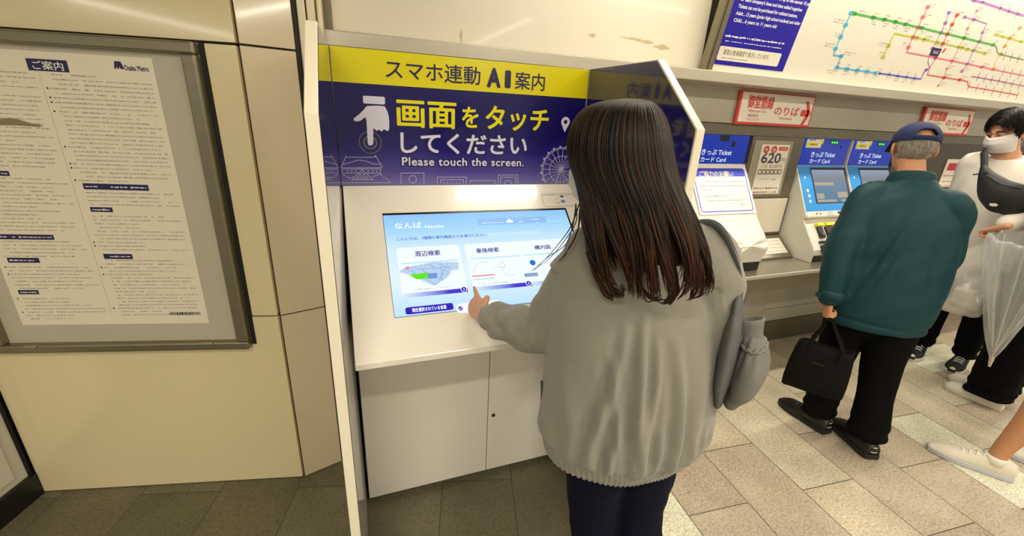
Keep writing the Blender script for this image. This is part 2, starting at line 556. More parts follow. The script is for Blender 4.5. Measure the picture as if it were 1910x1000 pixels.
# ---------------------------------------------------------------- notice board on the left wall
def wp1(s, o=0.0, z=0.0): return tuple(F1(s, o, z))
nb = empty('notice_board', wp1(.4865, 0, .665), 'steel framed notice case on the cream wall left of the touch-screen kiosk', 'notice board')
fs0, fs1, fz0, fz1 = .073, .899, .665, 1.6955
b = MB(); b.obox(F1, fs0 + .02, fs1 - .02, .001, .010, fz0 + .02, fz1 - .02)
b.build('backboard', mat('board_grey', 'b9b3a0', .35, var=.06, vscale=5), nb)
M_frame = mat('frame_steel', '8d8672', .35, metal=.75, var=.12, vscale=9, stretch=(1, 1, 5))
for (s0, s1, z0, z1) in ((fs0, fs1, fz1 - .034, fz1), (fs0, fs1, fz0, fz0 + .032), (fs0, fs0 + .036, fz0 + .032, fz1 - .034), (fs1 - .040, fs1, fz0 + .032, fz1 - .034)):
    b = MB(); b.obox(F1, s0, s1, .001, .034, z0, z1); b.build('frame_bar', M_frame, nb, bevel=.006)
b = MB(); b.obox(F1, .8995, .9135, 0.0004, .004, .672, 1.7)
b.build('shadow_strip', M_joint, nb)  # black strip put in for the shadowed gap beside the frame
for s in (.19, .76):
    b = MB(); b.obox(F1, s - .02, s + .02, .030, .040, fz0 + .026, fz0 + .034)
    b.build('clip', mat('clip_brass', 'a8977c', .4, metal=.5), nb, bevel=.003)

S1 = Sheet(F1(0, .0115, 0), (d1[0], d1[1], 0), (0, 0, 1))
ps0, ps1, pz0, pz1 = .170, .769, .767, 1.645
b = MB(); b.obox(F1, ps0, ps1, .0105, .0115, pz0, pz1)
poster = b.build('notice_poster', mat('poster_paper', 'e4dcc6', .55))
tag(poster, 'white printed notice sheet of small text behind the steel notice case frame', 'poster')
M_navy = mat('navy_ink', '1f1a55', .4)
M_greyink = mat('grey_ink', 'a8a192', .6)
def pxrect(ink, bl, tr):
    x0, y0 = ink.s.px(*bl); x1, y1 = ink.s.px(*tr)
    return ink.rect(x0, y0, x1, y1)
bands = [((54, 131), (124, 113)), ((157, 353), (276, 345)), ((170, 395), (209, 387)), ((195, 483), (246, 474)), ((0, 328), (16, 319)),
         ((-20, 446), (99, 438)), ((16, 490), (72, 481)), ((36, 549), (71, 541))]
for bd in bands:
    i1 = Ink(S1, .0005); pxrect(i1, *bd); i1.build('heading_band', M_navy, poster)
i2 = Ink(S1, .0010)
i2.tpx('ご案内', (63, 129), (116, 116), bold=.01)
for k, bd in enumerate(bands[1:]):
    (u0, v0), (u1, v1) = bd
    x0, y0 = S1.px(u0, v0); x1, y1 = S1.px(u1, v1)
    i2.scribble(x0 + .006, x1 - .006, (y0 + y1) / 2, .008, .85, k)
i2.build('heading_lettering', mat('paper_white', 'ece6d4', .6), poster)
i3 = Ink(S1, .0005)
def zrect(z): return z
heads_r = [S1.px(*((bd[0][0] + bd[1][0]) / 2, (bd[0][1] + bd[1][1]) / 2))[1] for bd in bands[1:4]]
heads_l = [S1.px(*((bd[0][0] + bd[1][0]) / 2, (bd[0][1] + bd[1][1]) / 2))[1] for bd in bands[4:]]
dots = Ink(S1, .0005)
z = 1.585; k = 0
rr = random.Random(5)
while z > .79:
    if all(abs(z - h) > .012 for h in heads_r) and not (.782 < z < .80):
        ind = rr.random() < .35
        e = rr.choice([.755, .755, .752, .74, .70, .62])
        i3.scribble(.478 + (0 if ind else .012), e, z, .0068, .9, k)
        if ind and rr.random() < .8: dots.disc(.470, z, .0028, 8)
    if all(abs(z - h) > .012 for h in heads_l):
        e = rr.choice([.445, .445, .43, .40, .34])
        i3.scribble(.192 + rr.choice([0, .01]), e, z, .0066, .9, k + 500)
        if rr.random() < .25: dots.disc(.186, z, .0026, 8)
    z -= .0128; k += 1
i3.rect(.4585, .80, .4592, 1.60)
i3.build('text_lines', M_greyink, poster)
dots.build('bullet_dots', mat('black_ink', '29251f', .6), poster); dots = Ink(S1, .0005)
x0, y0 = S1.px(316, 588); x1, y1 = S1.px(374, 583)
dots.tbox('大阪市高速電気軌道株式会社', x0, y0, x1, y1 + .003, .02)
dots.build('operator_name', mat('black_ink', '29251f', .6), poster)
lg = Ink(S1, .0006)                                # the operator's mark and name at the top right
gx, gy = S1.px(213, 128); g2 = S1.px(229, 115)
gw, gh = g2[0] - gx, g2[1] - gy
for k in range(2):
    lg.poly([(gx + gw * a, gy + gh * c) for a, c in ((.02 + .3 * k, 0), (.22 + .28 * k, 0), (.42 + .22 * k, 1), (.18 + .22 * k, 1))])
lg.poly([(gx + gw * a, gy + gh * c) for a, c in ((.62, 0), (.98, 0), (.78, 1), (.56, 1))])
lg.rect(gx + gw * .1, gy + gh * .3, gx + gw * .9, gy + gh * .5)
lg.tpx('Osaka Metro', (233, 131), (276, 124), .02)
lg.build('operator_logo', M_navy, poster)
sm = Ink(S1, .0012)
x0, y0 = S1.px(-6, 231); x1, y1 = S1.px(78, 226)
sm.poly([(x0, y0 - .004), (x0 + .05, y0 - .002), (x1 - .01, y0 - .004), (x1, y0 + .001), (x1 - .03, y0 + .006), (x0 + .06, y0 + .016), (x0 + .03, y0 + .018), (x0, y0 + .012)])
sm.build('brown_smear', mat('smear', '8d7c5e', .6, alpha=.8), poster)

# ---------------------------------------------------------------- touch-screen guide kiosk
kx0, kx1 = -.030, .880
kiosk = empty('guide_kiosk', (.42, 1.45, 0), 'white and navy touch-screen guide kiosk with side wings between cream wall and ticket machines', 'kiosk')
M_wing = mat('wing_white', 'efe6d0', .35, coat=.15)
M_navyfilm = mat('navy_film', '16104f', .12, coat=1.0)
M_gap = mat('gap_black', '15101c', .6)
def wing(xin0, xin1, t, name='side_wing'):
    """xin0: inner face x at the front, xin1: at the back, t: thickness (signed, outward)"""
    prof = [(1.62, 0), (.96, 0), (.96, 1.53), (1.172, 1.718), (1.62, 1.718)]
    fx = lambda y: xin1 + (xin0 - xin1) * (1.60 - y) / .64
    b = MB(); n = len(prof)
    v = [(fx(y), y, z) for y, z in prof] + [(fx(y) + t, y, z) for y, z in prof]
    b.add(v, [tuple(range(n)), tuple(range(2 * n - 1, n - 1, -1))] + [(i, (i + 1) % n, n + (i + 1) % n, n + i) for i in range(n)])
    w = b.build(name, M_wing, kiosk, bevel=.002)
    e = -.0012 if t > 0 else .0012
    s = MB(); e0 = .0008
    pr = [(1.566, 1.283), (.966, 1.283), (.966, 1.529), (1.175, 1.714), (1.566, 1.714)]
    s.add([(fx(y) + e, y, z) for y, z in pr], [(0, 1, 2, 3, 4)])
    s.build('navy_film', M_navyfilm, w)
    s = MB(); s.add([(fx(y) + e, y, z) for y, z in ((1.566, .02), (.966, .02), (.966, 1.2825), (1.566, 1.2825))], [(0, 1, 2, 3)])
    s.build('white_film', mat('white_film', 'dedad8', .18, coat=.6), w)
    return w
wing(-.050, -.033, -.026)
wing(.886, .882, .028)

# banner
YB = 1.57
SB = Sheet((0, YB, 0), (1, 0, 0), (0, 0, 1))
b = MB(); b.box((kx0 - .002, YB + .002, .1), (kx1, YB + .02, 1.712)); b.build('back_panel', M_gap, kiosk)
b = MB(); b.box((kx0 - .0008, YB, 1.283), (kx1 - .001, YB + .004, 1.611))
banner = b.build('banner', ramp_mat('banner_print', 2, [(1.283, '7d74b4'), (1.33, '51489a'), (1.40, '241a72'), (1.46, '130a5c'), (1.611, '110858')], .2, coat=.25), kiosk)
# ramp_mat reads object coordinates: keep the banner's mesh in the height of the hall
b = MB(); b.box((kx0 - .0008, YB - .0003, 1.611), (kx1 - .001, YB + .004, 1.7125))
yb = b.build('yellow_strip', mat('yellow_print', 'eadb00', .2, coat=.3), kiosk)
M_bnavy = mat('banner_navy', '17104c', .3)
M_byel = mat('banner_yellow', 'efe100', .3)
M_bwhite = mat('banner_white', 'e2dcea', .3)
M_bline = mat('banner_line', 'c3bede', .35)
t = Ink(SB, .0012)
t.tpx('スマホ連動', (720, 146), (896, 125.5), .010)
t.tpx('A', (909.5, 160.5), (933, 130), .05); t.tpx('I', (943.8, 162.2), (950.6, 133.8), .05)
t.tpx('案内', (960, 166), (1017, 138), .010)
t.build('strip_lettering', M_bnavy, yb)
t = Ink(SB, .0014)
t.tpx('画面', (742, 236), (850, 193), .022)
t.tpx('を', (862, 237), (892, 201), .022)
t.tpx('タッチ', (906, 241), (1024, 204), .024)
t.build('yellow_lettering', M_byel, banner)
t = Ink(SB, .0010)
t.tpx('してください', (748.5, 285), (983, 254.5), .065)
t.tpx('Please touch the screen.', (750.3, 308.5), (977, 296.5), .12, 1.08)
t.build('lettering_outline', mat('banner_outline', '1c1560', .3), banner)
t = Ink(SB, .0016)
t.tpx('してください', (748.5, 285), (983, 254.5), .022)
t.tpx('Please touch the screen.', (750.3, 308.5), (977, 296.5), .022, 1.08)
Z5 = lambda x, y: SB.px(590 + x / 3.449, 70 + y / 3.449)
P5 = lambda *pts: [Z5(*p) for p in pts]
t.build('white_lettering', M_bwhite, banner)
t = Ink(SB, .0016)
# pointing hand symbol
x0, y0 = Z5(302, 424); x1, y1 = Z5(440, 382)
t.rrect(x0, y0, x1, y1, .0045)
hand = cat_rom(P5((318, 448), (335, 440), (425, 440), (448, 458), (466, 510), (468, 590), (452, 600), (436, 590), (420, 604), (404, 592), (388, 600), (368, 586), (366, 640), (366, 684), (350, 694), (332, 684), (326, 600), (318, 516), (285, 535), (250, 538), (240, 522), (268, 500), (300, 470)), 3)
t.poly(hand)
t.build('hand_symbol', M_bwhite, banner)
t = Ink(SB, .0016)
# map pin
cx, cy = Z5(1602, 543); r_ = .0185
pin = [(cx + r_ * math.cos(a), cy + r_ * math.sin(a)) for a in np.linspace(math.radians(-25), math.radians(205), 20)] + [(cx, cy - r_ * 2.1)]
t.poly(pin)
t.build('map_pin', M_bwhite, banner)
t = Ink(SB, .0020); t.disc(cx, cy, r_ * .42, 16); t.build('pin_hole', mat('banner_hole', '1a1259', .3), banner)
t = Ink(SB, .0012)
cx, cy = Z5(347, 675)
k_ = abs(Z5(447, 675)[0] - Z5(347, 675)[0]) / 100
t.ring(cx, cy, 70 * k_, .0016); t.ring(cx, cy, 40 * k_, .003)
t.build('touch_rings', mat('ring_olive', '8f8a45', .35), banner)
t = Ink(SB, .0010); LW = .0020
def zline(*pts, w=LW): t.line(P5(*pts), w)
# keep drawing on the banner's own left part (castle keep), buildings and wheel
zline((160, 838), (190, 765), (195, 770), (375, 770), (380, 758), (425, 838)); zline((190, 765), (188, 757))
zline((160, 838), (425, 838)); zline((165, 818), (215, 805), (270, 788), (320, 795), (370, 815), (420, 815))
zline((165, 846), (415, 846)); zline((168, 873), (410, 873)); zline((165, 846), (168, 873)); zline((415, 846), (410, 873))
for q in range(8): 
    if q not in (3, 4): x, y = Z5(200 + 27 * q, 860); t.ring(x, y, .003, .0012, 10)
zline((230, 915), (295, 850), (365, 915), (230, 915)); zline((255, 910), (295, 868), (335, 910))
for q in range(6): zline((262 + q * 12, 912), (262 + q * 12, 912 - 30 + abs(q - 2.7) * 9))
zline((168, 880), (215, 905), (240, 895)); zline((360, 895), (415, 880), (480, 935)); zline((160, 934), (480, 934)); zline((410, 873), (440, 900))
t.build('castle_drawing', M_bline, banner)
t = Ink(SB, .0010)
zline((545, 940), (545, 872), (692, 872), (692, 940)); x, y = Z5(620, 912); t.ring(x, y, 26 * k_, LW)
zline((778, 940), (778, 898), (965, 898), (965, 940)); zline((800, 940), (800, 915), (945, 915), (945, 940))
for q in range(6): x, y = Z5(822 + 20 * q, 936); t.ring(x, y, .0022, .001, 8)
zline((990, 940), (990, 920), (1150, 920), (1150, 940))
zline((1170, 940), (1170, 884), (1297, 884), (1297, 940)); zline((1185, 940), (1185, 898), (1282, 898), (1282, 940))
x, y = Z5(1232, 945); t.ring(x, y, 30 * k_, LW, 20, 0, 180)
t.build('street_drawing', M_bline, banner)
t = Ink(SB, .0010)
wx, wy = Z5(1575, 848)
zb = 1.285
def arc(cx, cy, r, w):
    pts = [(cx + r * math.cos(a), cy + r * math.sin(a)) for a in np.linspace(0, 2 * math.pi, 73)]
    run = []
    for p in pts:
        if p[1] > zb and p[0] < kx1 - .004: run.append(p)
        else:
            if len(run) > 1: t.line(run, w)
            run = []
    if len(run) > 1: t.line(run, w)
for r_, w_ in ((168 * k_, LW * 1.3), (158 * k_, LW), (102 * k_, LW * 1.2)): arc(wx, wy, r_, w_)
for q in range(20):
    a = 2 * math.pi * q / 20
    e = np.array([wx + 160 * k_ * math.cos(a), wy + 160 * k_ * math.sin(a)])
    if e[1] < zb: e = np.array([wx, wy]) + (e - (wx, wy)) * ((wy - zb) / (wy - e[1]))
    if e[0] < kx1 - .003: t.line([(wx, wy), tuple(e)], LW)
    g = (wx + 176 * k_ * math.cos(a + .15), wy + 176 * k_ * math.sin(a + .15))
    if g[1] > zb + .006 and g[0] < kx1 - .01: t.rect(g[0] - .0035, g[1] - .004, g[0] + .0035, g[1] + .003)
zline((1575, 845), (1535, 940)); zline((1575, 845), (1615, 940))
t.build('wheel_drawing', M_bline, banner)
t = Ink(SB, .0014); t.disc(wx, wy, .006); t.build('wheel_hub', M_bline, banner)

# sloped console with the display
PT, PB = np.array([0, 1.57, 1.283]), np.array([0, 1.09, .868])
b = MB(); b.prism([(kx0 + .002, 1.57, 1.283), (kx0 + .002, 1.09, .868), (kx0 + .002, 1.09, .849), (kx0 + .002, 1.42, .849), (kx0 + .002, 1.57, 1.0)], (kx1 - kx0 - .004, 0, 0))
console = b.build('console', M_white, kiosk, bevel=.002)
SL = Sheet((0, 1.57, 1.283), (1, 0, 0), PT - PB)
sx0, sx1 = .091, .786
su0, su1 = -.5065, -.1215
b = MB()
def slbox(x0, y0, x1, y1, d0, d1_):
    c = [SL.p(x, y, d) for d in (d0, d1_) for x, y in ((x0, y0), (x1, y0), (x1, y1), (x0, y1))]
    return c, [(0, 3, 2, 1), (4, 5, 6, 7), (0, 1, 5, 4), (1, 2, 6, 5), (2, 3, 7, 6), (3, 0, 4, 7)]
b.add(*slbox(sx0, su0, sx1, su1, .0003, .0012))
disp = b.build('display', mat('display_bezel', '15121c', .2), kiosk)
E1 = .98
def em(name, c): return mat('screen_' + name, c, .25, emit=E1, spec=.08)
b = MB(); b.add([SL.p(x, y, .0016) for x, y in ((sx0 + .001, su0 + .001), (sx1 - .007, su0 + .001), (sx1 - .007, su1 - .009), (sx0 + .001, su1 - .009))], [(0, 1, 2, 3)])
b.build('screen_image', ramp_mat('screen_sky', 1, [(1.187 - 1.45, 'bfe6ff'), (1.27 - 1.45, 'e4f8ff'), (1.36 - 1.45, 'd8f2ff'), (1.42 - 1.45, 'a9dcfd'), (1.475 - 1.45, '8fc6fb')], .2, emit=E1), disp)
DL = .0020
def sink(d=0): return Ink(SL, DL + d * .0002)
# white cards
def cardbox(bl, tr): return (*SL.px(*bl), *SL.px(*tr))
c1 = cardbox((751, 556), (855, 457)); c2 = cardbox((876, 545), (957, 450))
cw, ch = c1[2] - c1[0], c1[3] - c1[1]
cx_ = [c1[0], SL.px(865, 454)[0], SL.px(963.5, 449)[0]]
cw = min(cw, cx_[1] - cx_[0] - .006)
yb_, yt_ = c1[1], c1[3]
for x in cx_:
    s = sink(); s.rrect(x, yb_, min(x + cw, sx1 - .012), yt_, .008)
    s.build('menu_card', em('card', 'eefaff'), disp)
s = sink(1)
s.tln('なんば', (737, 427.5), (787, 425.5), .023, .02); s.tln('Namba', (793, 426.5), (828, 425), .012, .02)
x0, y0 = SL.px(897, 417); s.scribble(x0, SL.px(938, 415)[0], y0, .006, .95, 3)
x0, y0 = SL.px(950, 413)
for dx, dy, r_ in ((-.008, -.002, .005), (0, .002, .007), (.009, -.002, .005)): s.disc(x0 + dx, y0 + dy, r_, 14)
s.rect(x0 - .009, y0 - .007, x0 + .010, y0 - .002)
for uu, vv, w_ in ((967, 414, .018), (991, 410, .03), (1000, 416, .02)): 
    x0, y0 = SL.px(uu, vv); s.scribble(x0, x0 + w_, y0, .006, .9, int(uu))
x0, y0 = SL.px(1022, 413); s.scribble(x0, x0 + .04, y0, .008, .7, 9)
s.build('white_lettering', em('white', 'f4fbff'), disp)
s = sink(); x0, y0 = SL.px(892, 421); x1, y1 = SL.px(1016, 404); s.rect(x0, y0, x1, y1); s.build('weather_bar', em('bar', '8fbdf2'), disp)
s = sink(); x0, y0 = SL.px(905, 442); x1, y1 = SL.px(1004, 431); s.rect(x0, y0, x1, y1); s.build('light_bar', em('lbar', 'c4e6fb'), disp)
s = sink(1)
s.tln('こんにちは、3種類の案内機能からお選びください。', (740, 448.5), (911, 442.7), .0125, .015)
s.build('greeting_lettering', em('blue', '3c6fd0'), disp)
s = sink(1); s.tln('周辺検索', (775, 479.5), (821.5, 477), .021, .02); s.build('card_title', em('indigo', '2c2a86'), disp)
s = sink(1); s.tln('乗換検索', (889, 473), (931, 470.5), .019, .02); s.build('card_title', em('indigo', '2c2a86'), disp)
s = sink(1); s.tln('構内図', (997.5, 466.3), (1027, 465), .018, .02)
s.build('card_title', em('indigo', '2c2a86'), disp)
s = sink(1)
ty = SL.px(800, 490)[1]
for x in cx_: s.rect(x + .012, ty, min(x + cw - .012, sx1 - .02), ty + .003)
s.build('cyan_rules', em('cyan', '8fdcea'), disp)
ZA = lambda x, y: SL.px(700 + x / 4.545, 380 + y / 4.545)
s = sink(1); s.poly([ZA(*p) for p in ((200, 582), (245, 545), (480, 500), (700, 498), (710, 560), (645, 570), (618, 622), (500, 700), (300, 612))]); s.build('map_picture', em('maplilac', 'b9d0ef'), disp)
s = sink(2)
for a, c in (((245, 548), (520, 690)), ((310, 530), (590, 650)), ((420, 510), (640, 590)), ((510, 500), (640, 560)), ((300, 540), (340, 600)), ((380, 520), (440, 620)), ((460, 505), (520, 600)), ((560, 500), (560, 660)), ((620, 500), (520, 690)), ((330, 600), (620, 600)), ((350, 560), (640, 540))):
    s.line([ZA(*a), ZA(*c)], .0012)
s.rect(*ZA(450, 640), *ZA(520, 590)); s.build('map_streets', em('street', '6f95d8'), disp)
s = sink(3); s.poly([ZA(*p) for p in ((285, 605), (440, 588), (450, 636), (350, 645))]); s.build('park_patch', em('green', '5fe02a'), disp)
s = sink(3); s.disc(*ZA(275, 548), .006); 
ZC = lambda x, y: SL.px(850 + x / 4.543, 380 + y / 4.543)
s.rect(*ZC(140, 625), *ZC(330, 598)); s.build('red_marks', em('red', 'f08a96'), disp)
s = sink(2); s.ring(*ZC(390, 520), .010, .001); s.rect(*ZC(305, 548), *ZC(430, 540)); s.rect(*ZC(145, 650), *ZC(330, 630))
s.line([SL.px(850 + x / 4.543, 380 + y / 4.543) for x, y in ((150, 600), (160, 540), (200, 505), (270, 498))], .001)
s.line([SL.px(850 + x / 4.543, 380 + y / 4.543) for x, y in ((390, 550), (420, 600), (470, 612), (505, 600))], .001)
s.rect(*ZC(585, 625), *ZC(690, 585))
for uu, vv, w_ in ((774, 541, .13), (790, 546, .07)):
    x0, y0 = SL.px(uu, vv); s.scribble(x0, x0 + w_, y0, .0045, .9, uu)
for uu, vv, w_ in ((897, 531, .095), (903, 536, .08)):
    x0, y0 = SL.px(uu, vv); s.scribble(x0, x0 + w_, y0, .0045, .9, uu)
s.build('card_drawing', em('slate', '8aa2c4'), disp)
for x in cx_:
    s = sink(2); s.rect(x, yb_ - .002, min(x + cw, sx1 - .012), yb_ + .013)
    s.build('card_button', ramp_mat('card_fade', 'X', [(0, 'e2f0fd'), (.35, '9fb4ef'), (.7, '4b34d6'), (1, '3a1cc4')], emit=E1, gen=True), disp)
for x in cx_[:2]:
    s = sink(3); s.disc(x + cw - .012, yb_ + .009, .0105); s.build('button_rim', em('rim', 'f2f9ff'), disp)
    s = sink(4); s.disc(x + cw - .012, yb_ + .009, .0085); s.build('button_face', em('violet', '3524b8'), disp)
s = sink(4); x0, y0 = ZC(650, 503); s.disc(x0, y0, .011); s.build('lift_symbol', em('symbol', '2a6ae0'), disp)
s2 = sink(4)
x0, y0 = SL.px(757, 588); x1, y1 = SL.px(844, 565.5); s2.rrect(x0, y0, x1, y1, .007)
x2, y2 = SL.px(851, 579)
s2.build('language_button', em('violet', '3524b8'), disp)
s = sink(3); s.rrect(x2, y2 - .012, x2 + .15, y2 + .020, .015); s.build('option_pill', em('rim', 'f2f9ff'), disp)
s = sink(4); s.disc(x2 + .014, y2 + .004, .007); s.build('check_mark', em('violet', '3524b8'), disp)
s = sink(5); s.tln('現在選択されている言語', (769, 582.5), (833, 577.5), .013, .03)
for x in cx_[:2]: s.line([(x + cw - .0145, yb_ + .013), (x + cw - .0095, yb_ + .009), (x + cw - .0145, yb_ + .005)], .0018)
s.line([(x2 + .010, y2 + .004), (x2 + .013, y2 + .001), (x2 + .018, y2 + .008)], .0015)
s.build('button_lettering', em('bl', 'f6fbff'), disp)
# small printed label above the display
lab0 = SL.px(1016, 386); lab1 = SL.px(1078, 361)
s = Ink(SL, .0007); s.rrect(lab0[0], lab0[1], lab1[0] + .02, lab1[1], .008)
label = s.build('printed_label', mat('label_white', 'e4dccf', .3), kiosk)
s = Ink(SL, .0012); s.rframe(lab0[0], lab0[1], lab1[0] + .02, lab1[1], .008, .0012); s.scribble(lab0[0] + .006, lab1[0], lab1[1] - .006, .006, .95, 4)
x0, y0 = SL.px(1040, 375); s.ring(x0, y0, .012, .0012, 20, 40, 300); s.line([(x0 - .003, y0 - .008), (x0 + .006, y0 - .012)], .003)
s.build('label_outline', mat('label_ink', '8d867c', .5), label)
s = Ink(SL, .0014); x0, y0 = SL.px(1047, 367); s.rect(x0 - .006, y0 - .004, x0 + .009, y0 + .004); s.build('label_mark', mat('label_dark', '2f2442', .5), label)
s = Ink(SL, .0014); x0, y0 = SL.px(1050, 376); s.disc(x0, y0, .010, 14, .007); s.build('label_blue', mat('label_blue', '5a76b8', .5), label)

# cabinet
b = MB(); b.box((kx0 + .002, 1.42, .024), (kx1 - .002, 1.60, .849)); cab = b.build('cabinet', M_gap, kiosk)
for x0, x1 in ((kx0 + .004, .4705), (.4735, kx1 - .003)):
    b = MB(); b.box((x0, 1.410, .030), (x1, 1.4195, .846)); b.build('door', M_white, cab, bevel=.0012)
b = MB(); q = at(920, 774, 1, 1.41)
b.tube([(q[0], 1.411, q[2]), (q[0], 1.406, q[2])], .0085, 18); lk = b.build('lock', mat('lock_steel', '8b8578', .3, metal=.9), cab, bevel=.0012)
b = MB(); b.tube([(q[0], 1.4075, q[2]), (q[0], 1.4052, q[2])], .0055, 14); b.build('keyhole', M_black, cab)
b = MB(); b.box((kx0 + .004, 1.432, .0), (kx1 - .004, 1.60, .026)); b.build('plinth', mat('plinth_dark', '5c543f', .5), kiosk)

# ---------------------------------------------------------------- counter and ticket machines
M_steel_top = mat('counter_steel', 'b9b4a6', .3, metal=.8, var=.06, vscale=8, stretch=(.5, 4, 1))
counter = empty('counter', (2.9, 1.8, .62), 'long brushed steel counter carrying the ticket machines along the back wall', 'counter')
b = MB(); b.box((.95, 1.628, .715), (10, 2.0, .74)); b.build('worktop', M_steel_top, counter, bevel=.003)
b = MB(); b.box((.95, 1.622, .722), (10, 1.632, .742)); b.build('front_lip', mat('lip_bright', 'd8d4c8', .35, metal=.4), counter, bevel=.003)
b = MB(); b.box((.95, 1.650, .625), (10, 1.668, .716)); b.box((.95, 1.668, .625), (10, 1.99, .64)); b.build('apron', mat('apron_steel', '8d8672', .4, metal=.6, var=.06, vscale=5), counter, bevel=.003)

XM = 2.700; WM = .455                       # the machine whose front is in full view
def msheet(x0, k):
    if k == 'sign': return Sheet((x0, 2.0, 1.317), (1, 0, 0), (0, 0, 1))
    if k == 'ctrl': return Sheet((x0, 1.84, 1.012), (1, 0, 0), (0, .16, .305))
    return Sheet((x0, 1.725, .82), (1, 0, 0), (0, .125, .165))
M_mbody = mat('machine_grey', 'd3d0c4', .4)
M_mwhite = mat('machine_white', 'e2ddd0', .35)
M_sblue = mat('sign_blue', '1f43c4', .25, emit=.55)
M_swht = mat('sign_white', 'e8efff', .3, emit=.9)
M_cblue = mat('panel_blue', '2292e6', .3, coat=.3)
M_slot = mat('slot_black', '1b1916', .4)
M_tag = mat('yellow_label', 'e8e02a', .4)
M_redb = mat('red_button', 'cf3a33', .3)
def machine_sign(x0, root, stickers=True):
    ls = msheet(XM, 'sign'); ss = msheet(x0, 'sign')
    b = MB(); b.box((x0 + .012, 1.994, 1.320), (x0 + WM - .010, 2.0, 1.485))
    sp = b.build('sign_panel', M_sblue, root, bevel=.002)
    t = Ink(ss, .0075)
    for s_, bl, tr in (('きっぷ Ticket', (1510, 292.5), (1557, 284)), ('カード Card', (1507, 304), (1546.5, 296.5))):
        t.tbox(s_, *ls.px(*bl), *ls.px(*tr), .012)
    t.build('sign_lettering', M_swht, sp)
    return sp, ls, ss
def ticket_machine(x0, label):
    root = empty('ticket_machine', (x0 + WM / 2, 1.85, .741))
    tag(root, label, 'ticket machine', 'ticket machines with a touch panel')
    prof = [(2.05, .7405), (1.732, .7405), (1.728, .82), (1.858, .998), (1.842, 1.004), (1.842, 1.02), (2.0, 1.317), (2.0, 1.487), (2.05, 1.487)]
    for xa, xb in ((x0, x0 + .012), (x0 + WM - .010, x0 + WM)):
        b = MB(); b.prism([(xa, y, z) for y, z in prof], (xb - xa, 0, 0)); b.build('side_frame', M_mbody, root, bevel=.003)
    inner = [(2.04, .7425), (1.745, .7425), (1.742, .82), (1.866, .99), (1.86, 1.01), (2.006, 1.310), (2.006, 1.484), (2.04, 1.484)]
    b = MB(); b.prism([(x0 + .0115, y, z) for y, z in inner], (WM - .021, 0, 0)); b.build('housing', M_mwhite, root)
    sp, ls, ss = machine_sign(x0, root)
    t = Ink(ss, .0075); t.rrect(*ls.px(1500, 275), *ls.px(1533, 260), .004); st = t.build('card_sticker', mat('sticker_white', 'e9e6dc', .4), sp)
    t = Ink(ss, .0082); q = ls.px(1502, 272); t.rect(q[0], q[1], q[0] + .10, q[1] + .022); q2 = ls.px(1529, 268); t.rect(q2[0], q2[1], q2[0] + .02, q2[1] + .03); t.build('sticker_yellow', M_tag, sp)
    t = Ink(ss, .0086); t.scribble(q[0] + .008, q[0] + .09, q[1] + .011, .012, .9, 2); t.scribble(q[0] + .008, q[0] + .08, q[1] + .038, .010, .9, 3); t.build('sticker_print', M_black, sp)
    q = ls.px(1546, 269); q2 = ls.px(1563, 262.5)
    t = Ink(ss, .0080); t.rrect(q[0], q[1], q2[0], q2[1], .004); t.build('indicator', mat('led_dark', '1c3a1c', .3), sp)
    t = Ink(ss, .0086)
    for k in range(3): t.rrect(q[0] + .008 + k * .022, q[1] + .006, q[0] + .024 + k * .022, q2[1] - .006, .003)
    t.build('indicator_glow', mat('led_green', '35f04a', .3, emit=1.6), sp)
    q = ls.px(1566.6, 274); t = Ink(ss, .0080); t.disc(q[0], q[1], .009, 16); t.build('sensor', M_slot, sp)
    # touch panel
    lc = msheet(XM, 'ctrl'); sc = msheet(x0, 'ctrl'); HC = math.hypot(.16, .305)
    b = MB(); b.obox(lambda x, y, d: sc.p(x, y, d), .012, WM - .010, .028, HC - .004, -.012, .0015)
    cp = b.build('control_panel', M_cblue, root, bevel=.002)
    a = lc.px(1523.7, 379); c = lc.px(1572, 317.5)
    b = MB(); b.obox(lambda x, y, d: sc.p(x, y, d), a[0] - .006, c[0] + .020, a[1] - .004, c[1] + .016, 0, .003)
    scr = b.build('bezel', M_slot, cp)
    t = Ink(sc, .0042); t.rect(a[0], a[1], c[0], c[1]); t.build('screen', ramp_mat('machine_screen', 'Y', [(0, '5f8fae'), (.55, '7d99b4'), (.72, '8e97a0'), (1, 'a9b4d8')], .2, emit=.75, gen=True), cp)
    w_, h_ = c[0] - a[0], c[1] - a[1]
    t = Ink(sc, .0048)
    for x, y, xx, yy in ((.02, .52, .60, .62), (.02, .12, .24, .28), (.66, .14, .97, .32), (.02, .02, .60, .09), (.75, .02, .95, .09)): t.rect(a[0] + x * w_, a[1] + y * h_, a[0] + xx * w_, a[1] + yy * h_)
    t.build('screen_buttons', mat('screen_tan', 'b4ab98', .3, emit=.75), cp)
    t = Ink(sc, .0024)
    for px_ in ((1506, 355.7), (1509, 365.6), (1511, 375.7)):
        q = lc.px(*px_); t.rrect(q[0] - .010, q[1] - .010, q[0] + .010, q[1] + .010, .003)
    q = lc.px(1500.5, 331.5); t.rect(q[0] - .004, q[1] - .007, q[0] + .008, q[1] + .007)
    t.build('side_buttons', mat('button_white', 'dfe6ea', .3), cp)
    # white lip with coin slot and red call buttons
    b = MB(); b.prism([(x0 + .012, y, z) for y, z in ((1.838, 1.004), (1.838, 1.016), (1.856, 1.046), (1.88, 1.046), (1.88, 1.004))], (WM - .022, 0, 0))
    lip = b.build('money_lip', M_mwhite, root, bevel=.004)
    ll = Sheet((x0, 1.838, 1.016), (1, 0, 0), (0, .018, .030)); 
    t = Ink(ll, .001); t.disc(.10, .016, .007, 12); t.disc(.135, .016, .007, 12); t.build('call_button', M_redb, lip)
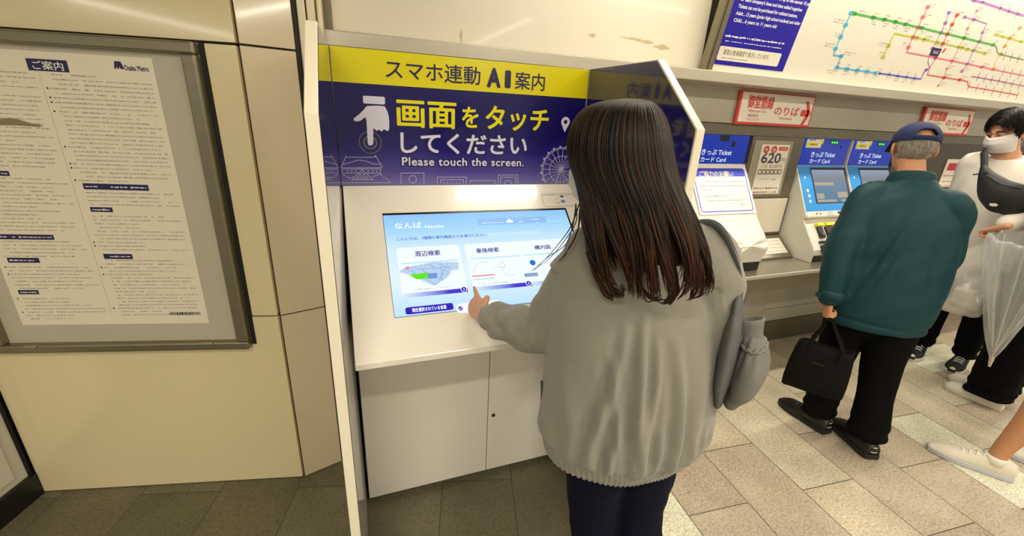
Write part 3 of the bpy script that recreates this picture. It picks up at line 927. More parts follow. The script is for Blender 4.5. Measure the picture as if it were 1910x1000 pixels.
    t = Ink(ll, .001); t.rect(.30, .010, .40, .026); t.build('coin_slot', M_slot, lip)
    t = Ink(ll, .0012); t.poly([(.19, .0), (.27, .0), (.25, .03), (.21, .03)]); t.build('coin_guide', mat('guide_grey', 'c3c6cf', .3), lip)
    # lower front: yellow tabs, card mouths, tray
    lo = msheet(x0, 'low'); 
    F = lambda x, y, d: lo.p(x, y, d)
    def part(name, x0_, x1_, y0_, y1_, d0, d1_, m, par=root, bev=.002):
        b = MB(); b.obox(F, x0_, x1_, y0_, y1_, d0, d1_); return b.build(name, m, par, bevel=bev)
    for xa, xb in ((.10, .165), (.185, .275)): part('yellow_tab', xa, xb, .165, .185, -.008, .012, M_tag)
    for xa, xb in ((.105, .150), (.180, .265)):
        sl = part('card_mouth', xa, xb, .085, .160, -.012, .002, M_slot)
        part('mouth_guide', xa + .012, xb - .010, .10, .118, -.01, .012, mat('guide_dark', '6b675e', .35), sl)
    part('keypad', .30, .43, .085, .16, -.012, .004, mat('keypad_grey', 'b9b6ab', .4))
    part('black_band', .085, .43, .050, .066, -.012, .002, M_slot)
    tr = part('ticket_tray', .085, .43, -.010, .036, -.02, .004, M_slot)
    part('tray_front', .10, .42, -.012, .004, -.004, .014, mat('tray_clear', '8c8778', .2), tr)
    b = MB(); b.box((x0 + .03, 1.733, .748), (x0 + WM - .02, 1.75, .782)); b.build('base_slot', M_slot, root)
    return root
ticket_machine(XM, 'blue and white ticket machine left of the green-jacketed man, whole front in view')
ticket_machine(3.178, 'second blue and white ticket machine, half hidden behind the man in the blue cap')

# the machine out of service under a white cover
X1 = 1.800
m1 = empty('ticket_machine', (X1 + WM / 2, 1.85, .741))
tag(m1, 'ticket machine out of service under a white cover beside the kiosk wing', 'ticket machine')
b = MB(); b.prism([(X1 + .01, y, z) for y, z in [(2.05, .7405), (1.75, .7405), (1.75, .82), (1.88, 1.0), (2.004, 1.317), (2.004, 1.486), (2.05, 1.486)]], (WM - .02, 0, 0))
b.build('housing', M_mbody, m1)
b = MB(); b.box((X1 + .02, 1.715, .7405), (X1 + WM - .02, 1.76, .80)); b.build('base', M_black, m1, bevel=.004)
sp, ls, ss = machine_sign(X1, m1)
t = Ink(ss, .0080)
for bl, tr in (((1341, 263), (1360, 252.5)), ((1362.5, 273.5), (1370.5, 264.5))): t.rect(*ss.px(*bl), *ss.px(*tr))
t.build('black_tape', M_slot, sp)
# cover: a creased sheet from under the sign down over the front
prof = np.array([(1.995, 1.322), (1.915, 1.19), (1.832, 1.06), (1.775, .985), (1.722, .925), (1.700, .885), (1.702, .84), (1.712, .795)])
NP, NX = 56, 44
pp = cat_rom(prof, 8); 
tt = np.linspace(0, 1, len(pp)); idx = np.linspace(0, 1, NP)
py, pz = np.interp(idx, tt, pp[:, 0]), np.interp(idx, tt, pp[:, 1])
verts, faces = [], []
for i in range(NP):
    for j in range(NX + 16):
        # wraps round both sides
        if j < 8: x, back = X1 - .004, (8 - j) / 8
        elif j >= NX + 8: x, back = X1 + WM + .004, (j - NX - 7) / 8
        else: x, back = X1 - .004 + (WM + .008) * (j - 8) / (NX - 1), 0
        y, z = py[i], pz[i]
        a = (x - X1) / WM; v = idx[i]
        yb = 2.03
        y = y + (yb - y) * back
        d = 0
        if v > .42 and not back:
            da, dv = (a - .62) * 1.0, (v - .66) * 1.3
            r = math.hypot(da, dv); th = math.atan2(dv, da)
            f = min(1, (v - .42) / .12)
            d = f * (.034 * math.exp(-r * 5) + .017 * (abs(math.sin(th * 3.5 + .4)) - .5) * min(1, r * 5) * math.exp(-r * 1.6) + .005 * math.sin(a * 13 + v * 9) * min(1, (v - .42) * 4))
        edge = .012 * max(0, 1 - min(a, 1 - a) / .06) if not back else .012
        verts.append((x + (0.010 * math.sin(v * 6) * (1 if a > .5 else -1) * (v > .5)), y - d + edge * (0 if back else 1), z + .3 * d))
W_ = NX + 16
for i in range(NP - 1):
    for j in range(W_ - 1): faces.append((i * W_ + j, i * W_ + j + 1, (i + 1) * W_ + j + 1, (i + 1) * W_ + j))
b = MB(); b.add(verts, faces)
cov = b.build('white_cover', mat('cover_paper', 'ece8dc', .5, sheen=.1), m1, smooth=False)
sol = cov.modifiers.new('thickness', 'SOLIDIFY'); sol.thickness = .002; sol.offset = -1
SN = Sheet((X1, 1.832, 1.06), (1, 0, 0), (0, .163, .262))
NB = lambda u, v: SN.px(u, v)
HN = math.hypot(.163, .262)
b = MB(); b.obox(lambda x, y, d: SN.p(x, y, d), .02, WM - .01, -.005, HN - .015, .004, .0055)
nt_ = b.build('cover_notice', mat('notice_white', 'f0ecec', .3, coat=.3), m1)
t = Ink(SN, .0062); t.rframe(.035, .012, WM - .03, HN - .035, .018, .006); t.build('notice_border', mat('notice_violet', '6a62d8', .4), nt_)
t = Ink(SN, .0066); t.rrect(.035, HN - .083, WM - .03, HN - .033, .014); t.build('notice_header', mat('notice_blue', '3a45cc', .4), nt_)
t = Ink(SN, .0072); t.tpx('ご協力のお願い', (1304, 331.5), (1364, 320), .03); t.build('notice_title', M_mwhite, nt_)
t = Ink(SN, .0064)
for k, (a, c, y) in enumerate(((.06, .41, .195), (.06, .41, .168), (.06, .14, .142), (.08, .28, .105), (.08, .38, .078))): t.scribble(a, c, y, .009, .9, k + 40)
t.ring(.37, .11, .018, .0015, 16); t.ring(.40, .085, .012, .0015, 16); t.disc(.345, .050, .006, 8); t.scribble(.36, .41, .050, .006, .9, 3)
t.build('notice_print', mat('notice_grey', 'a49fa6', .5), nt_)

# wall between the covered machine and the next: fare sheet, blank panel, label holder
SF = Sheet((0, 1.984, 0), (1, 0, 0), (0, 0, 1))
b = MB(); b.box((2.262, 1.9850, .742), (2.694, 2.06, 1.486)); b.build('panel', M_steel_d, wb)
b = MB(); b.box((2.285, 1.9815, 1.130), (2.60, 1.9852, 1.462)); hold = b.build('sheet_holder', mat('holder_clear', 'a49c88', .15, coat=.6), wb)
f0, f1 = SF.px(1404, 360), SF.px(1466, 271)
fx0, fz0_, fx1, fz1_ = 2.345, 1.14, 2.575, 1.441
b = MB(); b.box((fx0, 1.9795, fz0_), (fx1, 1.9812, fz1_))
fare = b.build('fare_sheet', mat('sheet_white', 'e9e2d2', .4))
tag(fare, 'white 620 yen fare sheet on the steel panel right of the covered machine', 'poster')
SF2 = Sheet((fx0, 1.9795, fz0_), (1, 0, 0), (0, 0, 1)); FW, FH = fx1 - fx0, fz1_ - fz0_
t = Ink(SF2, .0006); t.disc(FW * .17, FH * .90, .024, 24, .022); t.disc(FW * .45, FH * .90, .024, 24, .022); t.rrect(FW * .62, FH * .885, FW * .95, FH * .955, .003)
t.build('red_marks', mat('sheet_red', 'cf4038', .4), fare)
t = Ink(SF2, .0012); t.tbox('料', FW * .12, FH * .87, FW * .22, FH * .93, .03); t.tbox('金', FW * .40, FH * .87, FW * .50, FH * .93, .03); t.scribble(FW * .68, FW * .9, FH * .92, .010, .9, 1)
t.build('white_print', M_mwhite, fare)
t = Ink(SF2, .0009); t.tbox('620', FW * .07, FH * .635, FW * .76, FH * .83, .02); t.build('fare_figure', mat('figure_navy', '4a4658', .4), fare)
t = Ink(SF2, .0007); t.tbox('円', FW * .80, FH * .635, FW * .95, FH * .735, .01); t.tbox('310円', FW * .42, FH * .535, FW * .88, FH * .60, .01); t.tbox('小児', FW * .10, FH * .54, FW * .34, FH * .60, 0.0)
for k in range(6): t.rframe(FW * (.07 + .147 * k), FH * .415, FW * (.18 + .147 * k), FH * .495, .003, .008)
t.scribble(FW * .15, FW * .55, FH * .31, .005, 1, 7); t.scribble(FW * .58, FW * .8, FH * .30, .013, .9, 8); t.scribble(FW * .05, FW * .95, FH * .12, .022, .95, 9)
t.build('grey_print', mat('figure_grey', '8b8278', .5), fare)
for k, c in enumerate(('b8443c', '4c7a8c', '5a8a50', 'c05a50', 'b84a40', 'd8b840', 'd0b050', '6a5a8a')):
    t = Ink(SF2, .0007); t.rect(FW * (.06 + .11 * k), FH * .02, FW * (.13 + .11 * k), FH * .05); t.build('line_mark', mat('line_mark_%d' % k, c, .5), fare)
b = MB(); b.box((2.30, 1.977, .865), (2.69, 1.9852, 1.125)); b.build('panel_rim', mat('rim_dark', '6f6856', .4, metal=.5), wb, bevel=.003)
b = MB(); b.box((2.315, 1.972, .883), (2.672, 1.978, 1.108)); b.build('panel', mat('panel_cream', 'dcd5c0', .4), wb, bevel=.002)
lh = empty('label_holder', (2.48, 1.93, .741), 'low steel holder with a white printed label on the counter beside the covered machine', 'label holder')
b = MB(); b.prism([(2.30, 1.84, .7408), (2.30, 1.84, .752), (2.30, 1.972, .862), (2.30, 1.984, .862), (2.30, 1.984, .7408)], (.385, 0, 0)); b.build('holder_body', M_steel_d, lh, bevel=.003)
SH = Sheet((2.30, 1.84, .752), (1, 0, 0), (0, .132, .110))
t = Ink(SH, .001); t.rect(.16, .030, .36, .145); lb = t.build('paper_label', mat('label_paper', 'e9e4d6', .5), lh)
t = Ink(SH, .0016)
for k in range(4): t.scribble(.175, .345, .125 - .026 * k, .008, .9, 70 + k)
t.build('label_print', M_greyink, lb)

# red and white signs to the platforms, hung on the fascia
M_sign = mat('sign_board', 'efe7d6', .3, coat=.2); M_red = mat('sign_red', 'd9453c', .4); M_red2 = mat('sign_red_deep', 'dd4038', .4)
def line_sign(x0, label, dz=0.0):
    x1, z0, z1 = x0 + .592, 1.548 + dz, 1.726 + dz
    root = empty('direction_sign', ((x0 + x1) / 2, 1.955, z0), label, 'sign', 'platform direction signs above the ticket machines')
    b = MB(); b.box((x0, 1.953, z0), (x1, 1.968, z1)); b.build('red_border', M_red, root, bevel=.002)
    S = Sheet((x0, 1.953, z0), (1, 0, 0), (0, 0, 1)); W, H = x1 - x0, z1 - z0
    b = MB(); b.box((x0 + .014, 1.9515, z0 + .014), (x1 - .012, 1.954, z1 - .008)); face = b.build('sign_face', M_sign, root)
    t = Ink(S, .0030)
    t.tbox('御堂筋線', W * .105, H * .50, W * .435, H * .88, .02)
    t.tbox('のりば', W * .47, H * .34, W * .80, H * .60, .012)
    t.build('sign_lettering', M_red2, face)
    t = Ink(S, .0030)
    t.tbox('Midosuji Line', W * .135, H * .36, W * .36, H * .45, .005); t.tbox('御堂筋线', W * .135, H * .235, W * .27, H * .325, .005)
    t.tbox('미도스지선', W * .13, H * .12, W * .29, H * .20, .0); t.tbox('Entrance', W * .56, H * .21, W * .73, H * .29, .005)
    t.build('small_lettering', mat('sign_red_pale', 'dc7468', .4), face)
    t = Ink(S, .0034); ym = H * .45
    t.poly([(W * .835, ym - .018), (W * .94, ym - .018), (W * .94, ym + .018), (W * .835, ym + .018)])
    t.poly([(W * .868, ym + .066), (W * .905, ym + .066), (W * .972, ym), (W * .905, ym - .066), (W * .868, ym - .066), (W * .925, ym)])
    t.build('arrow', M_red2, face)
    return root
line_sign(2.060, 'red and white arrow sign above the steel panel between the covered machine and next')
line_sign(3.745, 'red and white arrow sign farther right, between blue cap and masked man')
xs0, zs0 = SF.px(1753, 334); xs1, zs1 = SF.px(1780, 297)
b = MB(); b.box((xs0, 1.979, zs0 - .06), (xs0 + .23, 1.9845, zs1))
sp2 = b.build('small_poster', mat('poster_white', 'ece4d8', .4))
tag(sp2, 'small white poster with a red mark on the steel wall behind the masked man', 'poster')
S = Sheet((xs0, 1.979, zs0 - .06), (1, 0, 0), (0, 0, 1)); H = zs1 - zs0 + .06
t = Ink(S, .0008); t.rect(.03, H - .085, .20, H - .03); t.build('red_block', mat('poster_red', 'c8283a', .4), sp2)
t = Ink(S, .0008)
for k, z in enumerate((H - .125, H - .17, H - .20)): t.scribble(.02, .2, z, .013, .9, 90 + k)
t.build('poster_print', mat('poster_print_red', 'b0605a', .5), sp2)
b = MB(); b.box((3.64, 1.986, .742), (10, 2.06, 1.486)); b.build('panel', mat('steel_dark_panel', '6a6356', .35, metal=.75, var=.15, vscale=6, stretch=(4, 1, .5)), wb)

# ---------------------------------------------------------------- the fare map above the ledge, leaning out at the top
TI = math.radians(10.9)
SM = Sheet((0, 1.86, 1.788), (1, 0, 0), (0, -math.sin(TI), math.cos(TI)))
FM = lambda x, y, d: SM.p(x, y, d)
fmap = empty('fare_map', (3.9, 1.87, 1.789), 'wide white route and fare map board leaning over the ticket machines', 'map board')
M_map = mat('map_white', 'e6e0d0', .3, coat=.2)
b = MB(); b.obox(FM, 1.722, 6.4, .004, .80, -.02, 0); board = b.build('board', M_map, fmap)
b = MB(); b.obox(FM, 1.676, 1.722, .0, .82, -.03, .016); b.obox(FM, 1.690, 1.700, .0, .82, .016, .024); b.build('frame_post', mat('post_steel', '8f8873', .35, metal=.75), fmap, bevel=.003)
bx0, by0 = SM.px(1327, 119.5); bx1, by1 = SM.px(1459.5, 133)
by0 = (by0 + by1) / 2
b = MB(); b.obox(FM, bx0, bx1, by0, .76, .0, .0012); bp = b.build('blue_panel', mat('map_blue', '1c0f9c', .35), fmap)
t = Ink(SM, .0018); l0 = SM.px(1335, 111); l1 = SM.px(1458, 109); t.rrect(l0[0], l0[1], l1[0] - .012, l0[1] + .062, .008); t.build('label_strip', M_map, bp)
t = Ink(SM, .0024); t.tbox('運賃は普通運賃で表示しています。', l0[0] + .03, l0[1] + .026, l0[0] + .34, l0[1] + .050, .0); t.scribble(l0[0] + .03, l0[0] + .2, l0[1] + .012, .006, .95, 5); t.build('strip_print', mat('map_print_grey', '6a6456', .5), bp)
t = Ink(SM, .0020)
yl = l0[1] + .085
t.scribble(l0[0] + .02, l1[0] - .03, yl, .008, .97, 11); t.scribble(l0[0] + .01, l1[0] - .02, yl + .022, .017, .97, 12)
yy = yl + .078
for k, s_ in enumerate(('Child…6 years to 11 years old', 'Adult…12 years (junior high school student) and older', 'Tickets can not be purchased for unlisted stations.',
                        "for each company's lines and then added together.", 'However, the fares are rounded up to the nearest 10 yen', 'The child fare is half of the adult fare.')):
    w_ = [.30, .46, .42, .44, .48, .33][k]
    t.tbox(s_, l0[0] + .03, yy, l0[0] + .03 + w_ * .93, yy + .019, .03)
    yy += .0285
yy += .01
for k, s_ in enumerate(('こども(小児)……6歳以上 12歳未満の小学生以下', 'おとな………12歳(中学生)以上の方', '一部の駅では、発売していません。', '各社線ごとに10円単位に切り上げた額を合計')):
    w_ = [.44, .36, .46, .50][k]
    t.tbox(s_, l0[0] + .03, yy, l0[0] + .03 + w_, yy + .026, .03)
    yy += .042
t.build('blue_panel_lettering', mat('map_lettering', 'e6e2f2', .4), bp)
# route lines
ZM = lambda x, y: SM.px(1500 + x / 4.6585, y / 4.6585)
def route(name, col, pts, w, stops, sw=.018, d=.0008):
    m = mat('map_' + name.replace('_route', ''), col, .4)
    t = Ink(SM, d)
    P = [ZM(*p) for p in pts]
    t.line(P, w)
    for p in stops:
        x, y = ZM(*p); t.rrect(x - sw, y - sw * .5, x + sw, y + sw * .5, sw * .4, 3)
    t.build(name, m, fmap)
G = [(435, 118), (600, 152), (695, 170), (792, 190), (880, 211), (1020, 243), (1185, 284), (1250, 297), (1390, 330), (1520, 362), (1640, 390)]
route('green_route', '4fb04a', G, .010, G[:6] + [(1390, 330), (1640, 390)])
route('cyan_route', '56b8e0', [(408, 112), (360, 217), (316, 322), (272, 423), (255, 478), (322, 488), (282, 588), (370, 600), (460, 612), (545, 622), (625, 635)], .008,
      [(408, 112), (360, 217), (316, 322), (272, 423), (322, 488), (282, 588), (370, 600), (460, 612), (545, 622), (620, 634)])
route('indigo_route', '5a58d0', [(645, 637), (735, 648), (812, 660), (885, 670), (958, 681), (1012, 687), (1050, 612)], .008, [(655, 638), (735, 648), (812, 660), (885, 670), (958, 681)], .012)
route('lime_route', 'bcc437', [(684, 497), (732, 398), (784, 290), (945, 322), (1045, 342), (1160, 370), (1355, 410), (1470, 438), (1580, 464)], .008, [(684, 497), (732, 398), (975, 330), (1045, 342), (1160, 370), (1370, 414), (1420, 428), (1575, 462)])
route('rose_route', 'e8708a', [(1075, 60), (1030, 150), (990, 238), (945, 322), (905, 412), (890, 455), (1080, 490), (1280, 528), (1420, 556), (1640, 602), (1910, 658)], .007, [(1075, 60), (1030, 150), (990, 238), (945, 322), (905, 412), (1285, 530), (1545, 582)])
route('crimson_route', 'd8484c', [(1328, 130), (1285, 213), (1245, 297), (1205, 378), (1150, 500), (1090, 590), (1070, 650), (1215, 674), (1350, 693), (1420, 708), (1425, 752), (1530, 768), (1855, 825)], .006,
      [(1328, 130), (1285, 213), (1245, 297), (1205, 378), (1140, 500), (1215, 674), (1350, 693)])
route('violet_route', '9a5cc0', [(1257, 110), (1227, 200), (1188, 284), (1115, 420), (1085, 480), (1075, 540), (1090, 590), (1050, 610)], .004, [(1257, 110), (1227, 200), (1188, 284), (1115, 420), (1060, 608)], .016)
route('purple_route', 'b06cc0', [(1395, 148), (1475, 170), (1585, 205), (1550, 282), (1520, 362), (1470, 438), (1420, 556), (1370, 620)], .005, [(1395, 148), (1475, 170), (1550, 282), (1520, 362), (1470, 438), (1415, 556), (1370, 620)], .016)
route('magenta_route', 'b070b8', [(1450, 0), (1550, 20), (1705, 72), (1780, 98), (1860, 122), (1910, 138)], .010, [(1480, 5), (1550, 20), (1705, 72), (1780, 98), (1860, 122)], .014)
route('brown_route', 'c07a6a', [(1500, 95), (1420, 248), (1390, 330), (1345, 408), (1285, 530), (1240, 600), (1215, 674), (1165, 745)], .003, [(1500, 95), (1420, 248), (1340, 408), (1240, 598), (1165, 745)], .012)
route('plum_route', 'a86cae', [(1450, 665), (1510, 672), (1690, 704), (1910, 748)], .006, [(1510, 672), (1568, 684), (1625, 694), (1690, 704), (1735, 716), (1800, 728)], .010)
route('orange_route', 'e0924a', [(1640, 602), (1660, 540), (1700, 470), (1745, 400), (1785, 330), (1875, 242)], .003, [(1640, 602), (1710, 472), (1745, 400), (1785, 332), (1875, 242)], .018)
route('olive_route', 'c8c84a', [(1660, 300), (1725, 316), (1785, 332), (1885, 360), (1910, 366)], .008, [(1660, 300), (1725, 316), (1885, 360)], .014)
route('dark_green_route', '6aa05a', [(1640, 390), (1668, 402), (1680, 460), (1720, 475), (1910, 520)], .006, [(1720, 475), (1800, 495), (1860, 508)], .010)
t = Ink(SM, .0016); p0, p1 = ZM(1083, 480), ZM(1180, 455); t.rect(p0[0], p0[1], p1[0], p0[1] + .042); t.build('here_mark', mat('map_navy', '2a1450', .4), fmap)
t = Ink(SM, .0022); t.tbox('なんば', p0[0] + .02, p0[1] + .012, p1[0] - .02, p0[1] + .030, .02); t.build('here_lettering', M_map, fmap)
t = Ink(SM, .0014); a = ZM(1205, 455); c = ZM(1228, 420); t.line([a, c], .016); t.build('arrow_mark', mat('map_red_mark', 'd84040', .4), fmap)
# names beside the stops: print too small to read
t = Ink(SM, .0007)
k = 0
for (x, y, dx, dy, w_) in [(x, y, -8, 30, .05) for x, y in G[1:6]] + [(x, y, 20, -38, .04) for x, y in G[1:11]] + \
        [(360, 217, -100, -55, .10), (316, 322, -45, -35, .06), (272, 423, -85, -50, .09), (322, 488, 20, -40, .10), (282, 588, -80, 18, .09), (408, 112, 60, -22, .08), (732, 398, -85, -30, .09), (684, 497, -25, -45, .05), (905, 412, -40, -42, .06)] + \
        [(x, y, -25, 20, .045) for x, y in ((370, 600), (460, 612), (545, 622), (625, 635), (735, 648), (812, 660), (885, 670), (958, 681))] + \
        [(x, y, 8, -40, .03) for x, y in ((282, 588), (370, 600), (460, 612), (545, 622), (645, 637), (735, 648), (812, 660), (885, 670), (958, 681))] + \
        [(x, y, 18, -30, .06) for x, y in ((1280, 528), (1420, 556), (1545, 582), (1640, 602), (1215, 674), (1350, 693), (1240, 598), (1370, 620), (1165, 745), (1045, 342), (945, 340), (1205, 378), (1355, 410), (1470, 438), (1580, 464), (1115, 420), (1075, 60), (1030, 150), (1257, 110), (1328, 130), (1475, 170), (1500, 95), (1550, 282), (1660, 300), (1785, 332))]:
    q = ZM(x + dx, y + dy)
    for r_ in range(2): t.scribble(q[0], q[0] + w_ * (1 - .25 * r_), q[1] - .012 * r_, .0065, .85, k); k += 1
for (x, y) in [(1430 + 70 * i, 745 + 14 * i) for i in range(7)] + [(1510 + 60 * i, 665 + 12 * i) for i in range(7)] + [(1705 + 70 * i, 65 + 24 * i) for i in range(3)] + [(1730 + 70 * i, 620 + 14 * i) for i in range(3)] + [(1740 + 60 * i, 480 + 14 * i) for i in range(3)]:
    a = ZM(x - 14, y + 40); c = ZM(x + 16, y - 34)
    t.line([a, c], .006)
t.build('stop_names', mat('map_names', 'a39a88', .5), fmap)

# ---------------------------------------------------------------- figures: building blocks
V3 = lambda *a: np.array(a, float)
def unit(v): v = np.array(v, float); return v / np.linalg.norm(v)
def az(deg): a = math.radians(deg); return V3(math.sin(a), math.cos(a), 0)

def ell_geo(c, r, frame=None, nu=20, nv=12):
    """ellipsoid; frame = (x, y, z) axes"""
    c = np.array(c, float)
    fx, fy, fz = frame if frame is not None else (V3(1, 0, 0), V3(0, 1, 0), V3(0, 0, 1))
    v = [c + fz * r[2]]
    for i in range(1, nv):
        t = math.pi * i / nv
        for j in range(nu):
            p = 2 * math.pi * j / nu
            v.append(c + fx * r[0] * math.sin(t) * math.cos(p) + fy * r[1] * math.sin(t) * math.sin(p) + fz * r[2] * math.cos(t))
    v.append(c - fz * r[2])
    f = [(0, 1 + j, 1 + (j + 1) % nu) for j in range(nu)]
    for i in range(nv - 2):
        for j in range(nu):
            a = 1 + i * nu + j; b = 1 + i * nu + (j + 1) % nu
            f.append((a, a + nu, b + nu, b))
    k = 1 + (nv - 2) * nu
    f += [(k + j, len(v) - 1, k + (j + 1) % nu) for j in range(nu)]
    return v, f

def limb_geo(path, rad, n=16, up=None, per=6, cap_round=True):
    """tapering limb through a few joints, closed by rounded ends"""
    P = np.array(path, float); R = np.array(rad, float)
    if R.ndim == 1: R = np.stack([R, R], 1)
    Q = cat_rom(np.hstack([P, R]), per)
    p, r = Q[:, :3], np.maximum(Q[:, 3:], .002)
    if cap_round:
        d0, d1 = unit(p[0] - p[1]), unit(p[-1] - p[-2])
        a0 = [(p[0] + d0 * r[0].mean() * math.sin(t), r[0] * math.cos(t)) for t in (1.35, 1.0, .5)]
        a1 = [(p[-1] + d1 * r[-1].mean() * math.sin(t), r[-1] * math.cos(t)) for t in (.5, 1.0, 1.35)]
        p = np.vstack([[a[0] for a in a0], p, [a[0] for a in a1]])
        r = np.vstack([[a[1] for a in a0], r, [a[1] for a in a1]])
    return tube_geo(p, r, n, True, up)

def fuse(name, geos, m, parent=None, voxel=.006, smooth=4, disp=None, factor=.5):
    """one continuous surface around overlapping closed shapes"""
    b = MB()
    for v, f in geos: b.add(v, f)
    me = bpy.data.meshes.new(name + '_source')
    me.from_pydata(b.v, [], b.f)
    bm = bmesh.new(); bm.from_mesh(me); bmesh.ops.recalc_face_normals(bm, faces=bm.faces); bm.to_mesh(me); bm.free()
    o = bpy.data.objects.new(name + '_source', me); COL.objects.link(o)
    r = o.modifiers.new('r', 'REMESH'); r.mode = 'VOXEL'; r.voxel_size = voxel; r.adaptivity = 0
    if smooth:
        s = o.modifiers.new('s', 'SMOOTH'); s.factor = factor; s.iterations = smooth
    dg = bpy.context.evaluated_depsgraph_get()
    out = bpy.data.meshes.new_from_object(o.evaluated_get(dg), depsgraph=dg)
    bpy.data.objects.remove(o); bpy.data.meshes.remove(me)
    out.name = name
    out.materials.clear()
    if disp:
        n = len(out.vertices)
        co = np.empty(n * 3); no = np.empty(n * 3)
        out.vertices.foreach_get('co', co); out.vertices.foreach_get('normal', no)
        co = co.reshape(-1, 3); no = no.reshape(-1, 3)
        co = disp(co, no)
        out.vertices.foreach_set('co', co.ravel()); out.update()
    return link_mesh(name, out, m, parent, smooth=True)

def rot_about(v, k, a):
    k = unit(k); return v * math.cos(a) + np.cross(k, v) * math.sin(a) + k * (k @ v) * (1 - math.cos(a))

def hand_geo(w, F, N, thumb, curls, spread=.10, k=1.0, thumb_fold=.5):
    """w: wrist, F: towards the fingers, N: out of the palm side, thumb: +1/-1 side of the thumb along cross(F, N);
       curls: bend (degrees) of index, middle, ring, little"""
    F = unit(F); N = unit(N - F * (F @ N)); S = unit(np.cross(F, N)) * thumb
    G = [limb_geo([w - F * .03 * k, w + F * .02 * k, w + F * .055 * k, w + F * .085 * k],
                  [(.026 * k, .020 * k), (.030 * k, .017 * k), (.038 * k, .015 * k), (.036 * k, .012 * k)], 14, N)]
    for i, (off, ln) in enumerate(((.027, .072), (.009, .080), (-.010, .074), (-.028, .058))):
        base = w + F * (.086 - .004 * abs(i - 1)) * k + S * off * k
        d = unit(F + S * spread * (1.2 - .8 * i)); c = math.radians(curls[i])
        ax = np.cross(d, N)
        pts = [base - d * .02 * k, base]
        p = base
        for q, (fr, cc) in enumerate(((.44, .8), (.31, 1.0), (.25, .7))):
            d = rot_about(d, ax, c * cc)
            p = p + d * ln * fr * k; pts.append(p)
        G.append(limb_geo(pts, [.0095 * k, .0098 * k, .0088 * k, .0080 * k, .0066 * k], 10, None, 3))
    tb = w + F * .025 * k + S * .024 * k
    d1 = unit(F * .75 + S * .75 + N * .25); d2 = unit(F * 1.0 + S * (.45 - .6 * thumb_fold) + N * (.25 + .5 * thumb_fold))
    G.append(limb_geo([tb - d1 * .012 * k, tb, tb + d1 * .036 * k, tb + d1 * .036 * k + d2 * .028 * k, tb + d1 * .036 * k + d2 * .050 * k],
                      [.012 * k, .0135 * k, .0115 * k, .0098 * k, .0078 * k], 10, None, 3))
    return G

def head_frame(hf, tilt=0.0):
    """axes of a head: right, forward, up (tilt rolls it towards its right shoulder)"""
    y = unit(hf); x = unit(np.cross(y, V3(0, 0, 1)))
    x = rot_about(x, y, tilt); z = np.cross(x, y)
    return x, y, z
def head_geo(c, fr, k=1.0):
    x, y, z = fr; c = np.array(c, float)
    L = lambda a, b, d: c + x * a * k + y * b * k + z * d * k
    E = lambda p, r: ell_geo(L(*p), [q * k for q in r], fr)
    G = [E((0, -.012, .030), (.075, .095, .088)), E((0, .026, -.038), (.061, .070, .074)), E((0, .064, -.092), (.026, .022, .020)),
         E((0, .076, .026), (.050, .020, .013)), E((.036, .058, -.020), (.023, .023, .022)), E((-.036, .058, -.020), (.023, .023, .022)),
         E((0, .088, -.060), (.024, .010, .010)), E((.031, .078, .007), (.017, .012, .010)), E((-.031, .078, .007), (.017, .012, .010)),
         E((0, .050, -.070), (.048, .040, .030))]
    G.append(limb_geo([L(0, .086, .020), L(0, .100, -.006), L(0, .108, -.026), L(0, .094, -.036)], [.007 * k, .009 * k, .014 * k, .012 * k], 10))
    for s in (1, -1):
        G.append(ell_geo(L(.084 * s, -.014, -.004), (.008 * k, .021 * k, .033 * k), (unit(x + y * .55 * s), unit(y - x * .55 * s), z)))
        G.append(ell_geo(L(.078 * s, -.004, -.026), (.008 * k, .012 * k, .014 * k), fr))
    return G

